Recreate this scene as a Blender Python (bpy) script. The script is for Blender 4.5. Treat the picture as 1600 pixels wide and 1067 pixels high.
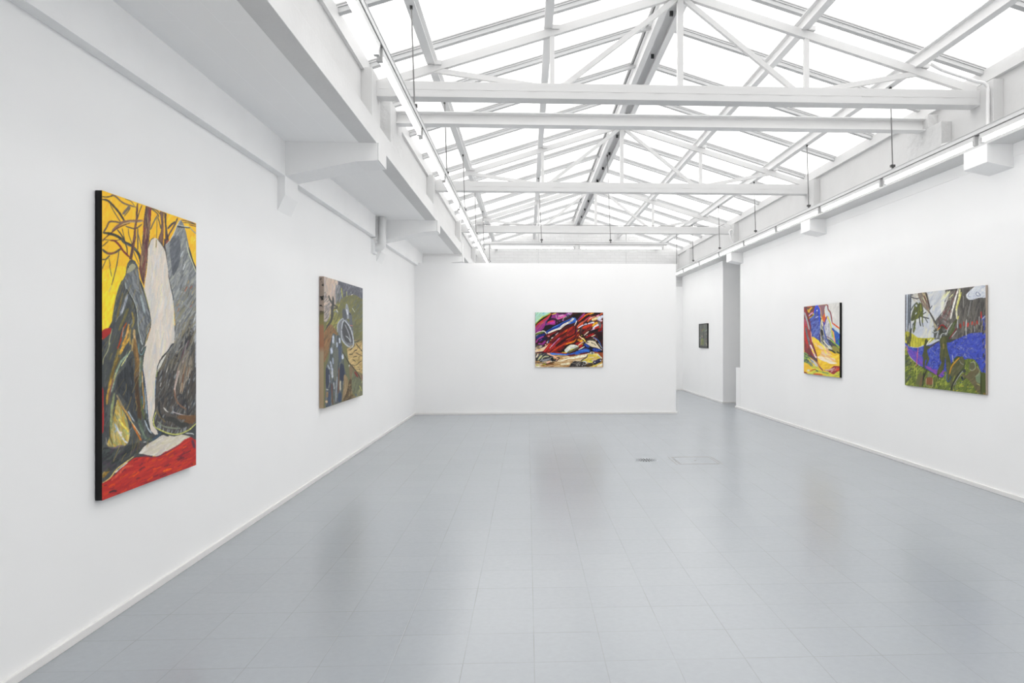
import bpy, bmesh, math, random
import numpy as np
from mathutils import Vector, Matrix
S = bpy.context.scene
for o in list(bpy.data.objects): bpy.data.objects.remove(o)
COL = S.collection
PI = math.pi

# ------------------------------------------------------------------ camera
cam_data = bpy.data.cameras.new('camera'); cam = bpy.data.objects.new('camera', cam_data); COL.objects.link(cam)
S.camera = cam
cam_data.sensor_fit = 'HORIZONTAL'; cam_data.sensor_width = 36.0
F_PX = 1110.0
cam_data.lens = F_PX / 1600 * 36.0
TAN = -0.045
cam_data.shift_x = -((824 - F_PX * TAN) - 800) / 1600
cam_data.shift_y = -(533.5 - 530.0) / 1600
cam_data.clip_start = 0.05; cam_data.clip_end = 200
cam.location = (0, 0, 1.5)
cam.rotation_euler = (PI / 2, 0, math.atan(TAN))

# ------------------------------------------------------------------ sky and exposure
W = bpy.data.worlds.new('overcast_sky'); S.world = W; W.use_nodes = True
nt = W.node_tree; nt.nodes.clear()
wo = nt.nodes.new('ShaderNodeOutputWorld'); bg = nt.nodes.new('ShaderNodeBackground')
tc = nt.nodes.new('ShaderNodeTexCoord'); sx = nt.nodes.new('ShaderNodeSeparateXYZ')
nt.links.new(tc.outputs['Generated'], sx.inputs[0])
mr = nt.nodes.new('ShaderNodeMapRange')                       # overcast sky, brighter to the right (+X)
mr.inputs['From Min'].default_value = -1; mr.inputs['From Max'].default_value = 1
mr.inputs['To Min'].default_value = 1.8; mr.inputs['To Max'].default_value = 2.0
nt.links.new(sx.outputs['X'], mr.inputs['Value'])
nt.links.new(mr.outputs[0], bg.inputs['Strength'])
bg.inputs['Color'].default_value = (1.0, 0.99, 0.975, 1)
nt.links.new(bg.outputs[0], wo.inputs[0])
S.view_settings.view_transform = 'Standard'; S.view_settings.look = 'None'
S.view_settings.gamma = 1; S.view_settings.use_curve_mapping = False
S.view_settings.exposure = 0.39
cy = S.cycles
cy.max_bounces = 14; cy.diffuse_bounces = 8; cy.glossy_bounces = 4; cy.transparent_max_bounces = 12
cy.transmission_bounces = 6
cy.use_denoising = True
try: cy.denoiser = 'OPENIMAGEDENOISE'
except Exception: pass
cy.sample_clamp_indirect = 8

# ------------------------------------------------------------------ materials
def mat(name, col, rough=0.6, metal=0.0, spec=0.5):
    m = bpy.data.materials.new(name); m.use_nodes = True
    b = m.node_tree.nodes['Principled BSDF']
    b.inputs['Base Color'].default_value = (*col, 1); b.inputs['Roughness'].default_value = rough
    b.inputs['Metallic'].default_value = metal; b.inputs['Specular IOR Level'].default_value = spec
    return m
def N(m, t, **kw):
    n = m.node_tree.nodes.new(t)
    for k, v in kw.items():
        if k in n.inputs: n.inputs[k].default_value = v
        else: setattr(n, k, v)
    return n
def L(m, a, b): m.node_tree.links.new(a, b)
def bsdf(m): return m.node_tree.nodes['Principled BSDF']
def add_bump(m, src, strength, dist, normal=None):
    b = N(m, 'ShaderNodeBump'); b.inputs['Strength'].default_value = strength; b.inputs['Distance'].default_value = dist
    L(m, src, b.inputs['Height'])
    if normal: L(m, normal, b.inputs['Normal'])
    L(m, b.outputs[0], bsdf(m).inputs['Normal']); return b.outputs[0]
def geo_pos(m):
    return N(m, 'ShaderNodeNewGeometry').outputs['Position']
def mottle(m, col, amt, scale):
    no = N(m, 'ShaderNodeTexNoise'); no.inputs['Scale'].default_value = scale; no.inputs['Detail'].default_value = 4
    L(m, geo_pos(m), no.inputs['Vector'])
    r = N(m, 'ShaderNodeMapRange'); r.inputs['From Min'].default_value = .3; r.inputs['From Max'].default_value = .7
    r.inputs['To Min'].default_value = 1 - amt; r.inputs['To Max'].default_value = 1
    L(m, no.outputs[0], r.inputs['Value'])
    mx = N(m, 'ShaderNodeMix', data_type='RGBA', blend_type='MULTIPLY'); mx.inputs[0].default_value = 1
    mx.inputs[6].default_value = (*col, 1); L(m, r.outputs[0], mx.inputs[7]); L(m, mx.outputs[2], bsdf(m).inputs['Base Color'])
    return no.outputs[0]
WALL = (0.90, 0.90, 0.90)
M = {}
M['wall'] = mat('matte_white_wall', WALL, .75, spec=.25)
h_ = mottle(M['wall'], WALL, .02, 1.3)
n2 = N(M['wall'], 'ShaderNodeTexNoise'); n2.inputs['Scale'].default_value = 60; L(M['wall'], geo_pos(M['wall']), n2.inputs['Vector'])
add_bump(M['wall'], n2.outputs[0], .06, .003)
M['concrete'] = mat('white_painted_concrete', (.89, .89, .89), .7, spec=.3)
m = M['concrete']; mottle(m, (.89, .89, .89), .03, 3)
n2 = N(m, 'ShaderNodeTexNoise'); n2.inputs['Scale'].default_value = 22; n2.inputs['Detail'].default_value = 6; L(m, geo_pos(m), n2.inputs['Vector'])
add_bump(m, n2.outputs[0], .18, .01)
M['upper'] = mat('toned_down_upper_concrete', (.64, .64, .64), .7, spec=.3)  # concrete copy, shade put into its colour to offset the strong skylight
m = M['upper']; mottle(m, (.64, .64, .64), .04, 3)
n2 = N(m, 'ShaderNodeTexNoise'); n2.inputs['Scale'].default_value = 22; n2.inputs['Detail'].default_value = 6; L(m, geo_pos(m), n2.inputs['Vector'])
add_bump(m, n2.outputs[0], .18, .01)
# slab soffit: board marked concrete
M['slab'] = mat('white_board_marked_concrete', (.76, .76, .76), .7, spec=.3)
m = M['slab']
mp = N(m, 'ShaderNodeMapping'); mp.inputs['Rotation'].default_value = (0, 0, PI / 2); L(m, geo_pos(m), mp.inputs['Vector'])
br = N(m, 'ShaderNodeTexBrick'); br.inputs['Scale'].default_value = 1; br.inputs['Mortar Size'].default_value = .0035; br.inputs['Mortar Smooth'].default_value = .4
br.inputs['Brick Width'].default_value = 2.7; br.inputs['Row Height'].default_value = .215
br.inputs['Color1'].default_value = (.895, .895, .895, 1); br.inputs['Color2'].default_value = (.90, .90, .90, 1); br.inputs['Mortar'].default_value = (.93, .93, .93, 1)
L(m, mp.outputs[0], br.inputs['Vector']); L(m, br.outputs['Color'], bsdf(m).inputs['Base Color']); add_bump(m, br.outputs['Fac'], .25, .003)
# painted brick
M['brick'] = mat('white_painted_brick', (.8, .8, .8), .65, spec=.3)
m = M['brick']
mp = N(m, 'ShaderNodeMapping'); mp.inputs['Rotation'].default_value = (PI / 2, 0, 0); L(m, geo_pos(m), mp.inputs['Vector'])
br = N(m, 'ShaderNodeTexBrick'); br.inputs['Scale'].default_value = 1; br.inputs['Mortar Size'].default_value = .008; br.inputs['Mortar Smooth'].default_value = .5
br.inputs['Brick Width'].default_value = .27; br.inputs['Row Height'].default_value = .088
br.inputs['Color1'].default_value = (.71, .71, .71, 1); br.inputs['Color2'].default_value = (.68, .68, .68, 1); br.inputs['Mortar'].default_value = (.64, .64, .64, 1)
L(m, mp.outputs[0], br.inputs['Vector']); L(m, br.outputs['Color'], bsdf(m).inputs['Base Color'])
inv = N(m, 'ShaderNodeMath', operation='SUBTRACT'); inv.inputs[0].default_value = 1; L(m, br.outputs['Fac'], inv.inputs[1])
b1 = add_bump(m, inv.outputs[0], .5, .006)
n2 = N(m, 'ShaderNodeTexNoise'); n2.inputs['Scale'].default_value = 14; n2.inputs['Detail'].default_value = 5; L(m, geo_pos(m), n2.inputs['Vector'])
add_bump(m, n2.outputs[0], .3, .02, b1)
M['rough_masonry'] = mat('rough_white_masonry', (.66, .66, .66), .8, spec=.2)
m = M['rough_masonry']; n2 = N(m, 'ShaderNodeTexNoise'); n2.inputs['Scale'].default_value = 9; n2.inputs['Detail'].default_value = 8
L(m, geo_pos(m), n2.inputs['Vector']); add_bump(m, n2.outputs[0], .7, .03)
M['steel'] = mat('white_painted_steel', (.66, .66, .66), .45, spec=.4)
M['purlin'] = mat('bright_white_purlin_paint', (.78, .78, .78), .45, spec=.4)
M['steel_grey'] = mat('pale_grey_aluminium_bar', (.52, .525, .53), .4, spec=.5)
M['ridge_plate'] = mat('grey_ridge_board', (.84, .84, .84), .6)
M['dark_metal'] = mat('dark_galvanised_metal', (.09, .09, .09), .4, .6)
M['wire'] = mat('grey_steel_wire', (.22, .22, .22), .4, .5)
M['plastic'] = mat('white_plastic', (.82, .82, .82), .4)
M['lampholder'] = mat('pale_grey_lampholder', (.55, .55, .55), .45)
M['groove'] = mat('dark_gap_shade', (.2, .2, .2), .6)  # dark colour standing in for shade in narrow gaps
M['rail'] = mat('white_enamelled_rail', (.74, .74, .74), .35)
M['baseboard'] = mat('white_gloss_skirting', (.80, .79, .78), .35)
M['black'] = mat('matte_black_edge', (.006, .006, .006), .6, spec=.3)
M['tube'] = bpy.data.materials.new('lit_fluorescent_tube'); M['tube'].use_nodes = True
b = bsdf(M['tube']); b.inputs['Emission Color'].default_value = (1, .99, .97, 1); b.inputs['Emission Strength'].default_value = 9.0; b.inputs['Base Color'].default_value = (1, 1, 1, 1)
# polycarbonate sheet: mostly clear to light, partly scattering, with fine ribs along the slope
m = bpy.data.materials.new('ribbed_polycarbonate_glazing'); M['glazing'] = m; m.use_nodes = True
ns = m.node_tree.nodes; ns.clear(); out = ns.new('ShaderNodeOutputMaterial')
tr = ns.new('ShaderNodeBsdfTransparent'); tl = ns.new('ShaderNodeBsdfTranslucent'); mix = ns.new('ShaderNodeMixShader')
wv = ns.new('ShaderNodeTexWave'); wv.wave_type = 'BANDS'; wv.bands_direction = 'Y'; wv.inputs['Scale'].default_value = 8; wv.inputs['Distortion'].default_value = .3; wv.inputs['Detail'].default_value = 1
L(m, geo_pos(m), wv.inputs['Vector'])
no = ns.new('ShaderNodeTexNoise'); no.inputs['Scale'].default_value = 1; no.inputs['Detail'].default_value = 3
mp = ns.new('ShaderNodeMapping'); mp.inputs['Scale'].default_value = (.25, 9, .25); L(m, geo_pos(m), mp.inputs['Vector']); L(m, mp.outputs[0], no.inputs['Vector'])
ad = ns.new('ShaderNodeMath'); ad.operation = 'MULTIPLY'; L(m, wv.outputs['Fac'], ad.inputs[0]); L(m, no.outputs[0], ad.inputs[1])
cr = ns.new('ShaderNodeMapRange'); cr.inputs['To Min'].default_value = .94; cr.inputs['To Max'].default_value = .80; L(m, ad.outputs[0], cr.inputs['Value'])
L(m, cr.outputs[0], tr.inputs['Color']); tl.inputs['Color'].default_value = (.9, .9, .9, 1)
mix.inputs[0].default_value = .18; L(m, tr.outputs[0], mix.inputs[1]); L(m, tl.outputs[0], mix.inputs[2]); L(m, mix.outputs[0], out.inputs[0])
# floor: blue grey painted square tiles, satin gloss, slightly uneven
m = mat('blue_grey_painted_floor_tiles', (.42, .45, .49), .25, spec=.72); M['floor'] = m
T = .33
pos = geo_pos(m)
mp = N(m, 'ShaderNodeMapping'); mp.inputs['Location'].default_value = (-.032, -3.302, 0); L(m, pos, mp.inputs['Vector'])
br = N(m, 'ShaderNodeTexBrick'); br.offset = 0; br.inputs['Scale'].default_value = 1; br.inputs['Mortar Size'].default_value = .003; br.inputs['Mortar Smooth'].default_value = .6
br.inputs['Brick Width'].default_value = T; br.inputs['Row Height'].default_value = T
FC = (.335, .360, .386)
br.inputs['Color1'].default_value = (FC[0] * 1.01, FC[1] * 1.01, FC[2] * 1.01, 1); br.inputs['Color2'].default_value = (FC[0] * .985, FC[1] * .985, FC[2] * .99, 1)
br.inputs['Mortar'].default_value = (FC[0] * .80, FC[1] * .78, FC[2] * .74, 1); L(m, mp.outputs[0], br.inputs['Vector'])
dn = N(m, 'ShaderNodeTexNoise'); dn.inputs['Scale'].default_value = 2.2; dn.inputs['Detail'].default_value = 5; L(m, pos, dn.inputs['Vector'])
# joints are painted over in places: fade them with noise
fd = N(m, 'ShaderNodeMapRange'); fd.inputs['From Min'].default_value = .38; fd.inputs['From Max'].default_value = .62; fd.inputs['To Min'].default_value = .35; fd.inputs['To Max'].default_value = 1
L(m, dn.outputs[0], fd.inputs['Value'])
jf = N(m, 'ShaderNodeMath', operation='MULTIPLY'); L(m, br.outputs['Fac'], jf.inputs[0]); L(m, fd.outputs[0], jf.inputs[1])
# tone per tile
tb = N(m, 'ShaderNodeTexBrick'); tb.offset = 0; tb.inputs['Scale'].default_value = 1; tb.inputs['Mortar Size'].default_value = 0; tb.inputs['Brick Width'].default_value = T; tb.inputs['Row Height'].default_value = T
tb.inputs['Color1'].default_value = (FC[0] * 1.01, FC[1] * 1.01, FC[2] * 1.01, 1); tb.inputs['Color2'].default_value = (FC[0] * .985, FC[1] * .985, FC[2] * .99, 1)
L(m, mp.outputs[0], tb.inputs['Vector'])
cm = N(m, 'ShaderNodeMix', data_type='RGBA'); L(m, jf.outputs[0], cm.inputs[0]); L(m, tb.outputs['Color'], cm.inputs[6]); cm.inputs[7].default_value = (FC[0] * .84, FC[1] * .82, FC[2] * .78, 1)
st = N(m, 'ShaderNodeTexNoise'); st.inputs['Scale'].default_value = 26; st.inputs['Detail'].default_value = 8; st.inputs['Roughness'].default_value = .7; L(m, pos, st.inputs['Vector'])
sr = N(m, 'ShaderNodeMapRange'); sr.inputs['From Min'].default_value = .3; sr.inputs['From Max'].default_value = .7; sr.inputs['To Min'].default_value = .955; sr.inputs['To Max'].default_value = 1.02; L(m, st.outputs[0], sr.inputs['Value'])
cm2 = N(m, 'ShaderNodeMix', data_type='RGBA', blend_type='MULTIPLY'); cm2.inputs[0].default_value = 1; L(m, cm.outputs[2], cm2.inputs[6]); L(m, sr.outputs[0], cm2.inputs[7])
L(m, cm2.outputs[2], bsdf(m).inputs['Base Color'])
un = N(m, 'ShaderNodeTexNoise'); un.inputs['Scale'].default_value = 1.6; un.inputs['Detail'].default_value = 2; L(m, pos, un.inputs['Vector'])
b1 = add_bump(m, un.outputs[0], .12, .01)
iv = N(m, 'ShaderNodeMath', operation='SUBTRACT'); iv.inputs[0].default_value = 1; L(m, jf.outputs[0], iv.inputs[1])
add_bump(m, iv.outputs[0], .35, .0015, b1)

# ------------------------------------------------------------------ helpers
def tag(o, label=None, cat=None, group=None, kind=None):
    if label: o['label'] = label
    if cat: o['category'] = cat
    if group: o['group'] = group
    if kind: o['kind'] = kind
    return o
def empty(name, loc, label=None, cat=None, group=None, kind=None):
    o = bpy.data.objects.new(name, None); COL.objects.link(o); o.location = loc; o.empty_display_size = .1
    return tag(o, label, cat, group, kind)
def obj(name, bm, m, parent=None, bevel=0, smooth=False):
    me = bpy.data.meshes.new(name)
    if bevel > 0:
        bmesh.ops.bevel(bm, geom=list(bm.edges), offset=bevel, segments=2, affect='EDGES', profile=.7, clamp_overlap=True)
    bmesh.ops.recalc_face_normals(bm, faces=bm.faces)
    bm.to_mesh(me); bm.free()
    me.materials.append(m)
    if smooth: me.polygons.foreach_set('use_smooth', [True] * len(me.polygons))
    o = bpy.data.objects.new(name, me); COL.objects.link(o)
    if parent:
        o.parent = parent
        w = Vector((0, 0, 0)); p = parent
        while p: w += p.location; p = p.parent
        me.transform(Matrix.Translation(-w))
    return o
def box(bm, x0, x1, y0, y1, z0, z1):
    v = [bm.verts.new(p) for p in ((x0, y0, z0), (x1, y0, z0), (x1, y1, z0), (x0, y1, z0), (x0, y0, z1), (x1, y0, z1), (x1, y1, z1), (x0, y1, z1))]
    for f in ((0, 3, 2, 1), (4, 5, 6, 7), (0, 1, 5, 4), (1, 2, 6, 5), (2, 3, 7, 6), (3, 0, 4, 7)): bm.faces.new([v[i] for i in f])
def prism(bm, pts, axis, a, b):
    """closed outline pts extruded along axis from a to b"""
    def P(p, t):
        if axis == 'x': return (t, p[0], p[1])
        if axis == 'y': return (p[0], t, p[1])
        return (p[0], p[1], t)
    A = [bm.verts.new(P(p, a)) for p in pts]; B = [bm.verts.new(P(p, b)) for p in pts]
    n = len(pts); bm.faces.new(A[::-1]); bm.faces.new(B)
    for i in range(n): bm.faces.new((A[i], A[(i + 1) % n], B[(i + 1) % n], B[i]))
def bar(bm, p, q, w, h):
    """rectangular bar from p to q: w across (horizontal), h tall"""
    p = Vector(p); q = Vector(q); d = (q - p).normalized()
    up = Vector((0, 0, 1)) if abs(d.z) < .95 else Vector((1, 0, 0))
    s = d.cross(up).normalized(); u = s.cross(d).normalized()
    v = []
    for c in (p, q):
        for a, b_ in ((-1, -1), (1, -1), (1, 1), (-1, 1)): v.append(bm.verts.new(c + s * a * w / 2 + u * b_ * h / 2))
    for f in ((0, 3, 2, 1), (4, 5, 6, 7), (0, 1, 5, 4), (1, 2, 6, 5), (2, 3, 7, 6), (3, 0, 4, 7)): bm.faces.new([v[i] for i in f])
def tube(bm, pts, r, n=10, caps=True):
    pts = [Vector(p) for p in pts]; rings = []; ref = None
    for i, p in enumerate(pts):
        d = (pts[min(i + 1, len(pts) - 1)] - pts[max(i - 1, 0)]).normalized()
        if ref is None: ref = d.orthogonal().normalized()
        u = (ref - d * ref.dot(d)).normalized(); ref = u; w = d.cross(u)
        rings.append([bm.verts.new(p + (u * math.cos(t) + w * math.sin(t)) * r) for t in [2 * PI * k / n for k in range(n)]])
    for a, b_ in zip(rings, rings[1:]):
        for k in range(n): bm.faces.new((a[k], a[(k + 1) % n], b_[(k + 1) % n], b_[k]))
    if caps: bm.faces.new(rings[0][::-1]); bm.faces.new(rings[-1])
def arc(p0, c, p1, n=8):
    """quadratic bend from p0 to p1 through control c"""
    p0, c, p1 = Vector(p0), Vector(c), Vector(p1)
    return [p0 * (1 - t) ** 2 + c * 2 * t * (1 - t) + p1 * t * t for t in [k / n for k in range(n + 1)]]
def new(): return bmesh.new()
def struct(name, bm, m, parent=None, bevel=0):
    o = obj(name, bm, m, parent, bevel)
    if not parent: o['kind'] = 'structure'
    return o
def copy_tree(o, parent=None):
    c = o.copy(); COL.objects.link(c); c.parent = parent
    for ch in list(o.children): copy_tree(ch, c)
    return c

# ------------------------------------------------------------------ dimensions
XL, XR = -2.24, 4.57
Y0, YE = -2.2, 20.8
BAY = 4.19
PIER = [6.48 + BAY * k for k in range(-2, 4)]           # near faces of the concrete frames
PW = .36
YT = [6.745 + BAY * k for k in range(-2, 3)]            # truss centres
ZS = 3.275                                              # slab soffit
RX, RZ = 1.46, 4.81                                     # ridge of the top chord centreline
SL, SR = .3225, .306
def zc(x): return RZ - (SL * (RX - x) if x < RX else SR * (x - RX))
EL, ER = -1.50, 4.47                                    # upper wall faces
PY = 14.23; PX = 3.0; PZ = 3.02                         # partition wall

# floor
bm = new(); box(bm, XL - .3, 7.2, Y0, YE + .3, -.1, 0); struct('floor', bm, M['floor'])
# left wall with its upper band
bm = new(); box(bm, XL - .25, XL, Y0, YE, 0, ZS); struct('wall_left', bm, M['wall'])
# right wall: main run with a low extension at its far end, opening, then far run
bm = new(); box(bm, XR, XR + .5, Y0, 15.08, 0, 3.335); struct('wall_right', bm, M['wall'])
bm = new(); box(bm, XR - .004, XR + .5, 15.06, 15.37, 0, .885); struct('wall_right_low_step', bm, M['wall'])
bm = new(); box(bm, XR, XR + 1.6, 16.43, YE, 0, 3.335); struct('wall_right_far', bm, M['wall'])
bm = new(); box(bm, 7.0, 7.2, 14.0, 16.5, 0, 3.335); box(bm, XR + .5, 7.1, 14.0, 14.2, 0, 3.335); box(bm, 6.1, 7.2, 16.43, 16.6, 0, 3.335); struct('wall_side_room', bm, M['wall'])
bm = new(); box(bm, XR + .1, 7.2, 14.0, 16.6, 3.336, 3.45); struct('ceiling_side_room', bm, M['wall'])
# end wall: brick gable above, plastered lower part slightly proud
bm = new(); prism(bm, [(XL - .2, 0), (ER + .4, 0), (ER + .4, zc(ER + .4) + .3), (RX, RZ + .30), (EL - .2, zc(EL - .2) + .3), (XL - .2, zc(EL) + .1)], 'y', YE, YE + .25); struct('wall_back', bm, M['brick'])
bm = new(); box(bm, XL, XR, YE - .035, YE, 0, 3.05); struct('wall_back_lining', bm, M['wall'])
# unseen wall behind the camera, set close and grey to darken the near floor
bm = new(); prism(bm, [(XL - .2, 0), (XR + .4, 0), (ER + .4, zc(ER + .4) + .3), (RX, RZ + .30), (EL - .2, zc(EL - .2) + .3), (XL - .2, zc(EL) + .1)], 'y', Y0 - .2, Y0); struct('wall_front', bm, mat('dimming_grey_wall', (.6, .6, .6), .7))
# free standing partition
bm = new(); box(bm, XL, PX, PY, PY + .2, 0, PZ); struct('wall_partition', bm, M['wall'], bevel=.003)
# skirting
def skirt(name, x0, x1, y0, y1):
    bm = new(); box(bm, x0, x1, y0, y1, 0, .042); struct(name, bm, M['baseboard'], bevel=.005)
BD = .02
skirt('baseboard_left', XL, XL + BD, Y0, PY); skirt('baseboard_right', XR - BD, XR, Y0, 15.40)
skirt('baseboard_partition', XL + BD, PX + .025, PY - BD, PY); skirt('baseboard_right_far', XR - BD, XR, 16.41, YE - .035)
skirt('baseboard_jamb', XR, 6.1, 16.41, 16.43); skirt('baseboard_back', PX - 3, XR - BD, YE - .055, YE - .035)
skirt('baseboard_left_far', XL, XL + BD, PY + .2, YE - .035)
# left: edge band of old wall, slab, fascia, upper wall
for k, (a, b) in enumerate(((Y0, 10.28), (10.62, YE - .04))):
    bm = new(); box(bm, XL, -2.17, a, b, 2.965, ZS); struct('trim_%d' % (k + 1), bm, M['concrete'])
bm = new(); box(bm, XL - .2, -1.46, Y0, YE, ZS, 3.40); struct('ceiling', bm, M['slab'])
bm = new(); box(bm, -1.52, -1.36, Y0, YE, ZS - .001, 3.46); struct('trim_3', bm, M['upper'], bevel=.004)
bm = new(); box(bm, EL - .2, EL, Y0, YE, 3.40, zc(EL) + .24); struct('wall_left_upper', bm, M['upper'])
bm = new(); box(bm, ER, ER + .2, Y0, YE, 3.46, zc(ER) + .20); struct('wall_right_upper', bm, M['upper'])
# right concrete edge beam and faint step in the plaster below it
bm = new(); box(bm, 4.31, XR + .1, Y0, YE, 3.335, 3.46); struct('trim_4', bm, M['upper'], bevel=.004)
bm = new(); box(bm, XR - .008, XR, Y0, 15.08, 3.215, 3.335); struct('trim_5', bm, M['wall'])
bm = new(); box(bm, XR - .008, XR, 16.43, YE - .035, 3.215, 3.335); struct('trim_6', bm, M['wall'])
# concrete frames, one per bay: tapered beam across the side aisle, corbel, piers, right bracket
tn = 7
for k, y in enumerate(PIER):
    y1 = y + PW
    bm = new(); prism(bm, [(-2.17, ZS), (-1.352, ZS), (-1.352, 3.115), (-1.55, 3.102), (-2.17, 2.968)], 'y', y, y1)
    struct('trim_%d' % tn, bm, M['concrete'], bevel=.004); tn += 1
    bm = new(); box(bm, -1.351, -1.343, y + .001, y1 - .001, 3.117, ZS); struct('trim_%d' % tn, bm, M['upper']); tn += 1  # thin cap in the darkened tone, added to dim the bright beam end
    bm = new(); prism(bm, [(XL, 2.97), (-2.172, 2.97), (-2.172, 2.80), (XL, 2.655)], 'y', y, y1)
    struct('trim_%d' % tn, bm, M['wall']); tn += 1
    bm = new(); prism(bm, [(4.31, 3.34), (XR, 3.34), (XR, 3.113), (4.31, 3.165)], 'y', y, y1)
    if k < 5: struct('trim_%d' % tn, bm, M['concrete'], bevel=.004); tn += 1
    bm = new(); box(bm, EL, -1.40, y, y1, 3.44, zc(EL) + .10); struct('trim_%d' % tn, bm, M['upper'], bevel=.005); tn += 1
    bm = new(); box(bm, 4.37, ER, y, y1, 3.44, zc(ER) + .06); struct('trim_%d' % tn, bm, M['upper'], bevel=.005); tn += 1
# rough masonry stubs that carry the plain steel beam
bm = new(); box(bm, EL, -1.39, 7.30, 7.95, 3.44, 3.94); struct('trim_%d' % tn, bm, M['rough_masonry'], bevel=.006); tn += 1
bm = new(); box(bm, 4.36, ER, 7.30, 7.98, 3.44, 3.80); box(bm, 4.36, ER, 7.55, 7.98, 3.80, 3.95); struct('trim_%d' % tn, bm, M['rough_masonry'], bevel=.006); tn += 1
# eaves boards under the glazing
bm = new(); prism(bm, [(EL - .02, zc(EL) + .08), (EL + .03, zc(EL) + .08), (EL + .03, zc(EL) + .215), (EL - .02, zc(EL) + .20)], 'y', Y0, YE); struct('trim_%d' % tn, bm, M['steel']); tn += 1
bm = new(); prism(bm, [(ER + .02, zc(ER) + .10), (ER - .04, zc(ER) + .10), (ER - .04, zc(ER) + .225), (ER + .02, zc(ER) + .21)], 'y', Y0, YE); struct('trim_%d' % tn, bm, M['steel']); tn += 1

# ------------------------------------------------------------------ glazed roof slopes
GZ = .225
def slope(name, xa, xb):
    w = empty(name, ((xa + xb) / 2, (Y0 + YE) / 2, (zc(xa) + zc(xb)) / 2 + GZ), kind='structure')
    bm = new(); t = .012
    v = [bm.verts.new(p) for p in ((xa, Y0, zc(xa) + GZ), (xb, Y0, zc(xb) + GZ), (xb, YE, zc(xb) + GZ), (xa, YE, zc(xa) + GZ))]
    bm.faces.new(v); g = obj('glazing_sheet', bm, M['glazing'], w)
    y = 6.742 - 1.1165 * 8
    while y < YE - .1:
        bm = new()
        bar(bm, (xa, y, zc(xa) + GZ - .025), (xb, y, zc(xb) + GZ - .025), .058, .050)
        bar(bm, (xa, y - .033, zc(xa) + GZ - .006), (xb, y - .033, zc(xb) + GZ - .006), .012, .010)
        bar(bm, (xa, y + .0, zc(xa) + GZ + .02), (xb, y, zc(xb) + GZ + .02), .075, .012)
        obj('glazing_bar', bm, M['steel_grey'], w); y += 1.1165
    return w
slope('window_1', EL - .25, RX - .02); slope('window_2', RX + .02, ER + .25)

# ------------------------------------------------------------------ trusses
def make_truss(y, label, low=3.76, top=3.905):
    r = empty('roof_truss', (RX, y, low), label, 'roof truss', 'white steel roof trusses')
    bm = new(); box(bm, -1.40, 4.37, y - .075, y + .075, low, top)
    obj('bottom_chord', bm, M['steel'], r, bevel=.003)
    bm = new(); box(bm, -1.38, 4.35, y - .0765, y - .0745, 3.8285, 3.8305)   # seam between the two welded sections
    for k in range(14):                                 # short weld beads on the seam
        box(bm, -1.2 + k * .40, -1.2 + k * .40 + .11, y - .079, y - .074, 3.826, 3.834)
    obj('weld_seam', bm, M['steel'], r)
    w = .05
    for s, xe in ((1, -1.40), (-1, 4.37)):
        bm = new(); bar(bm, (xe, y, zc(xe)), (RX, y, RZ), w, .075); obj('top_chord', bm, M['steel'], r)
    bm = new(); box(bm, RX - .028, RX + .028, y - .028, y + .028, top, RZ - .02); obj('king_post', bm, M['steel'], r)
    for x in (.235, 2.69):
        bm = new(); box(bm, x - .022, x + .022, y - .022, y + .022, top, zc(x) - .03); obj('post', bm, M['steel'], r)
    for a, b in (((RX - .03, RZ - .05), (.33, top)), ((RX + .03, RZ - .05), (2.58, top)), ((-.90, zc(-.90) - .01), (.12, top)), ((3.80, zc(3.80) - .01), (2.80, top))):
        bm = new(); bar(bm, (a[0], y, a[1]), (b[0], y, b[1] - .01), .042, .046); obj('diagonal', bm, M['steel'], r)
    for x in (-.905, .20, 2.67, 3.79):                   # small cleat holding each purlin
        bm = new(); box(bm, x + .03, x + .10, y - .04, y + .04, zc(x) + .03, zc(x) + .07); obj('cleat', bm, M['steel'], r)
    return r
TL = ['white roof truss nearest behind the viewer', 'white roof truss above the viewer', 'largest white roof truss in view, just in front of the plain steel beam',
      'second white roof truss in view, beyond the plain steel beam', 'farthest white roof truss, above the free-standing wall']
for k in (2, 3, 4): make_truss(YT[k], TL[k])
make_truss(YT[1], 'white roof truss overhead, in front of all the others')
# plain I-beam
y = 7.66
r = empty('steel_beam', (RX, y, 3.79), 'plain white steel I-beam across the room just behind the nearest truss', 'beam')
bm = new(); prism(bm, [(y - .07, 3.79), (y + .07, 3.79), (y + .07, 3.80), (y + .006, 3.806), (y + .006, 3.905), (y + .07, 3.911), (y + .07, 3.921), (y - .07, 3.921), (y - .07, 3.911), (y - .006, 3.905), (y - .006, 3.806), (y - .07, 3.80)], 'x', -1.39, 4.36)
obj('beam_profile', bm, M['purlin'], r)

# ------------------------------------------------------------------ purlins
def ibeam(x, z0, hgt, w, t=.008):
    return [(x - w / 2, z0), (x + w / 2, z0), (x + w / 2, z0 + t), (x + t / 2, z0 + t * 1.6), (x + t / 2, z0 + hgt - t * 1.6), (x + w / 2, z0 + hgt - t),
            (x + w / 2, z0 + hgt), (x - w / 2, z0 + hgt), (x - w / 2, z0 + hgt - t), (x - t / 2, z0 + hgt - t * 1.6), (x - t / 2, z0 + t * 1.6), (x - w / 2, z0 + t)]
for x, lab in ((-.905, 'white steel purlin running above the left tube lights'), (.20, 'white steel purlin between the left lights and the ridge'),
               (2.67, 'white steel purlin just right of the ridge'), (3.79, 'white steel purlin above the right tube lights')):
    bm = new(); prism(bm, ibeam(x, zc(x) + .038, .125, .075), 'y', Y0, YE)
    o = obj('purlin', bm, M['purlin']); tag(o, lab, 'roof beam', 'white steel purlins')
r = empty('ridge_beam', (RX, 9, RZ), 'white double ridge beam with a grey board between its two flanges', 'roof beam')
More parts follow.
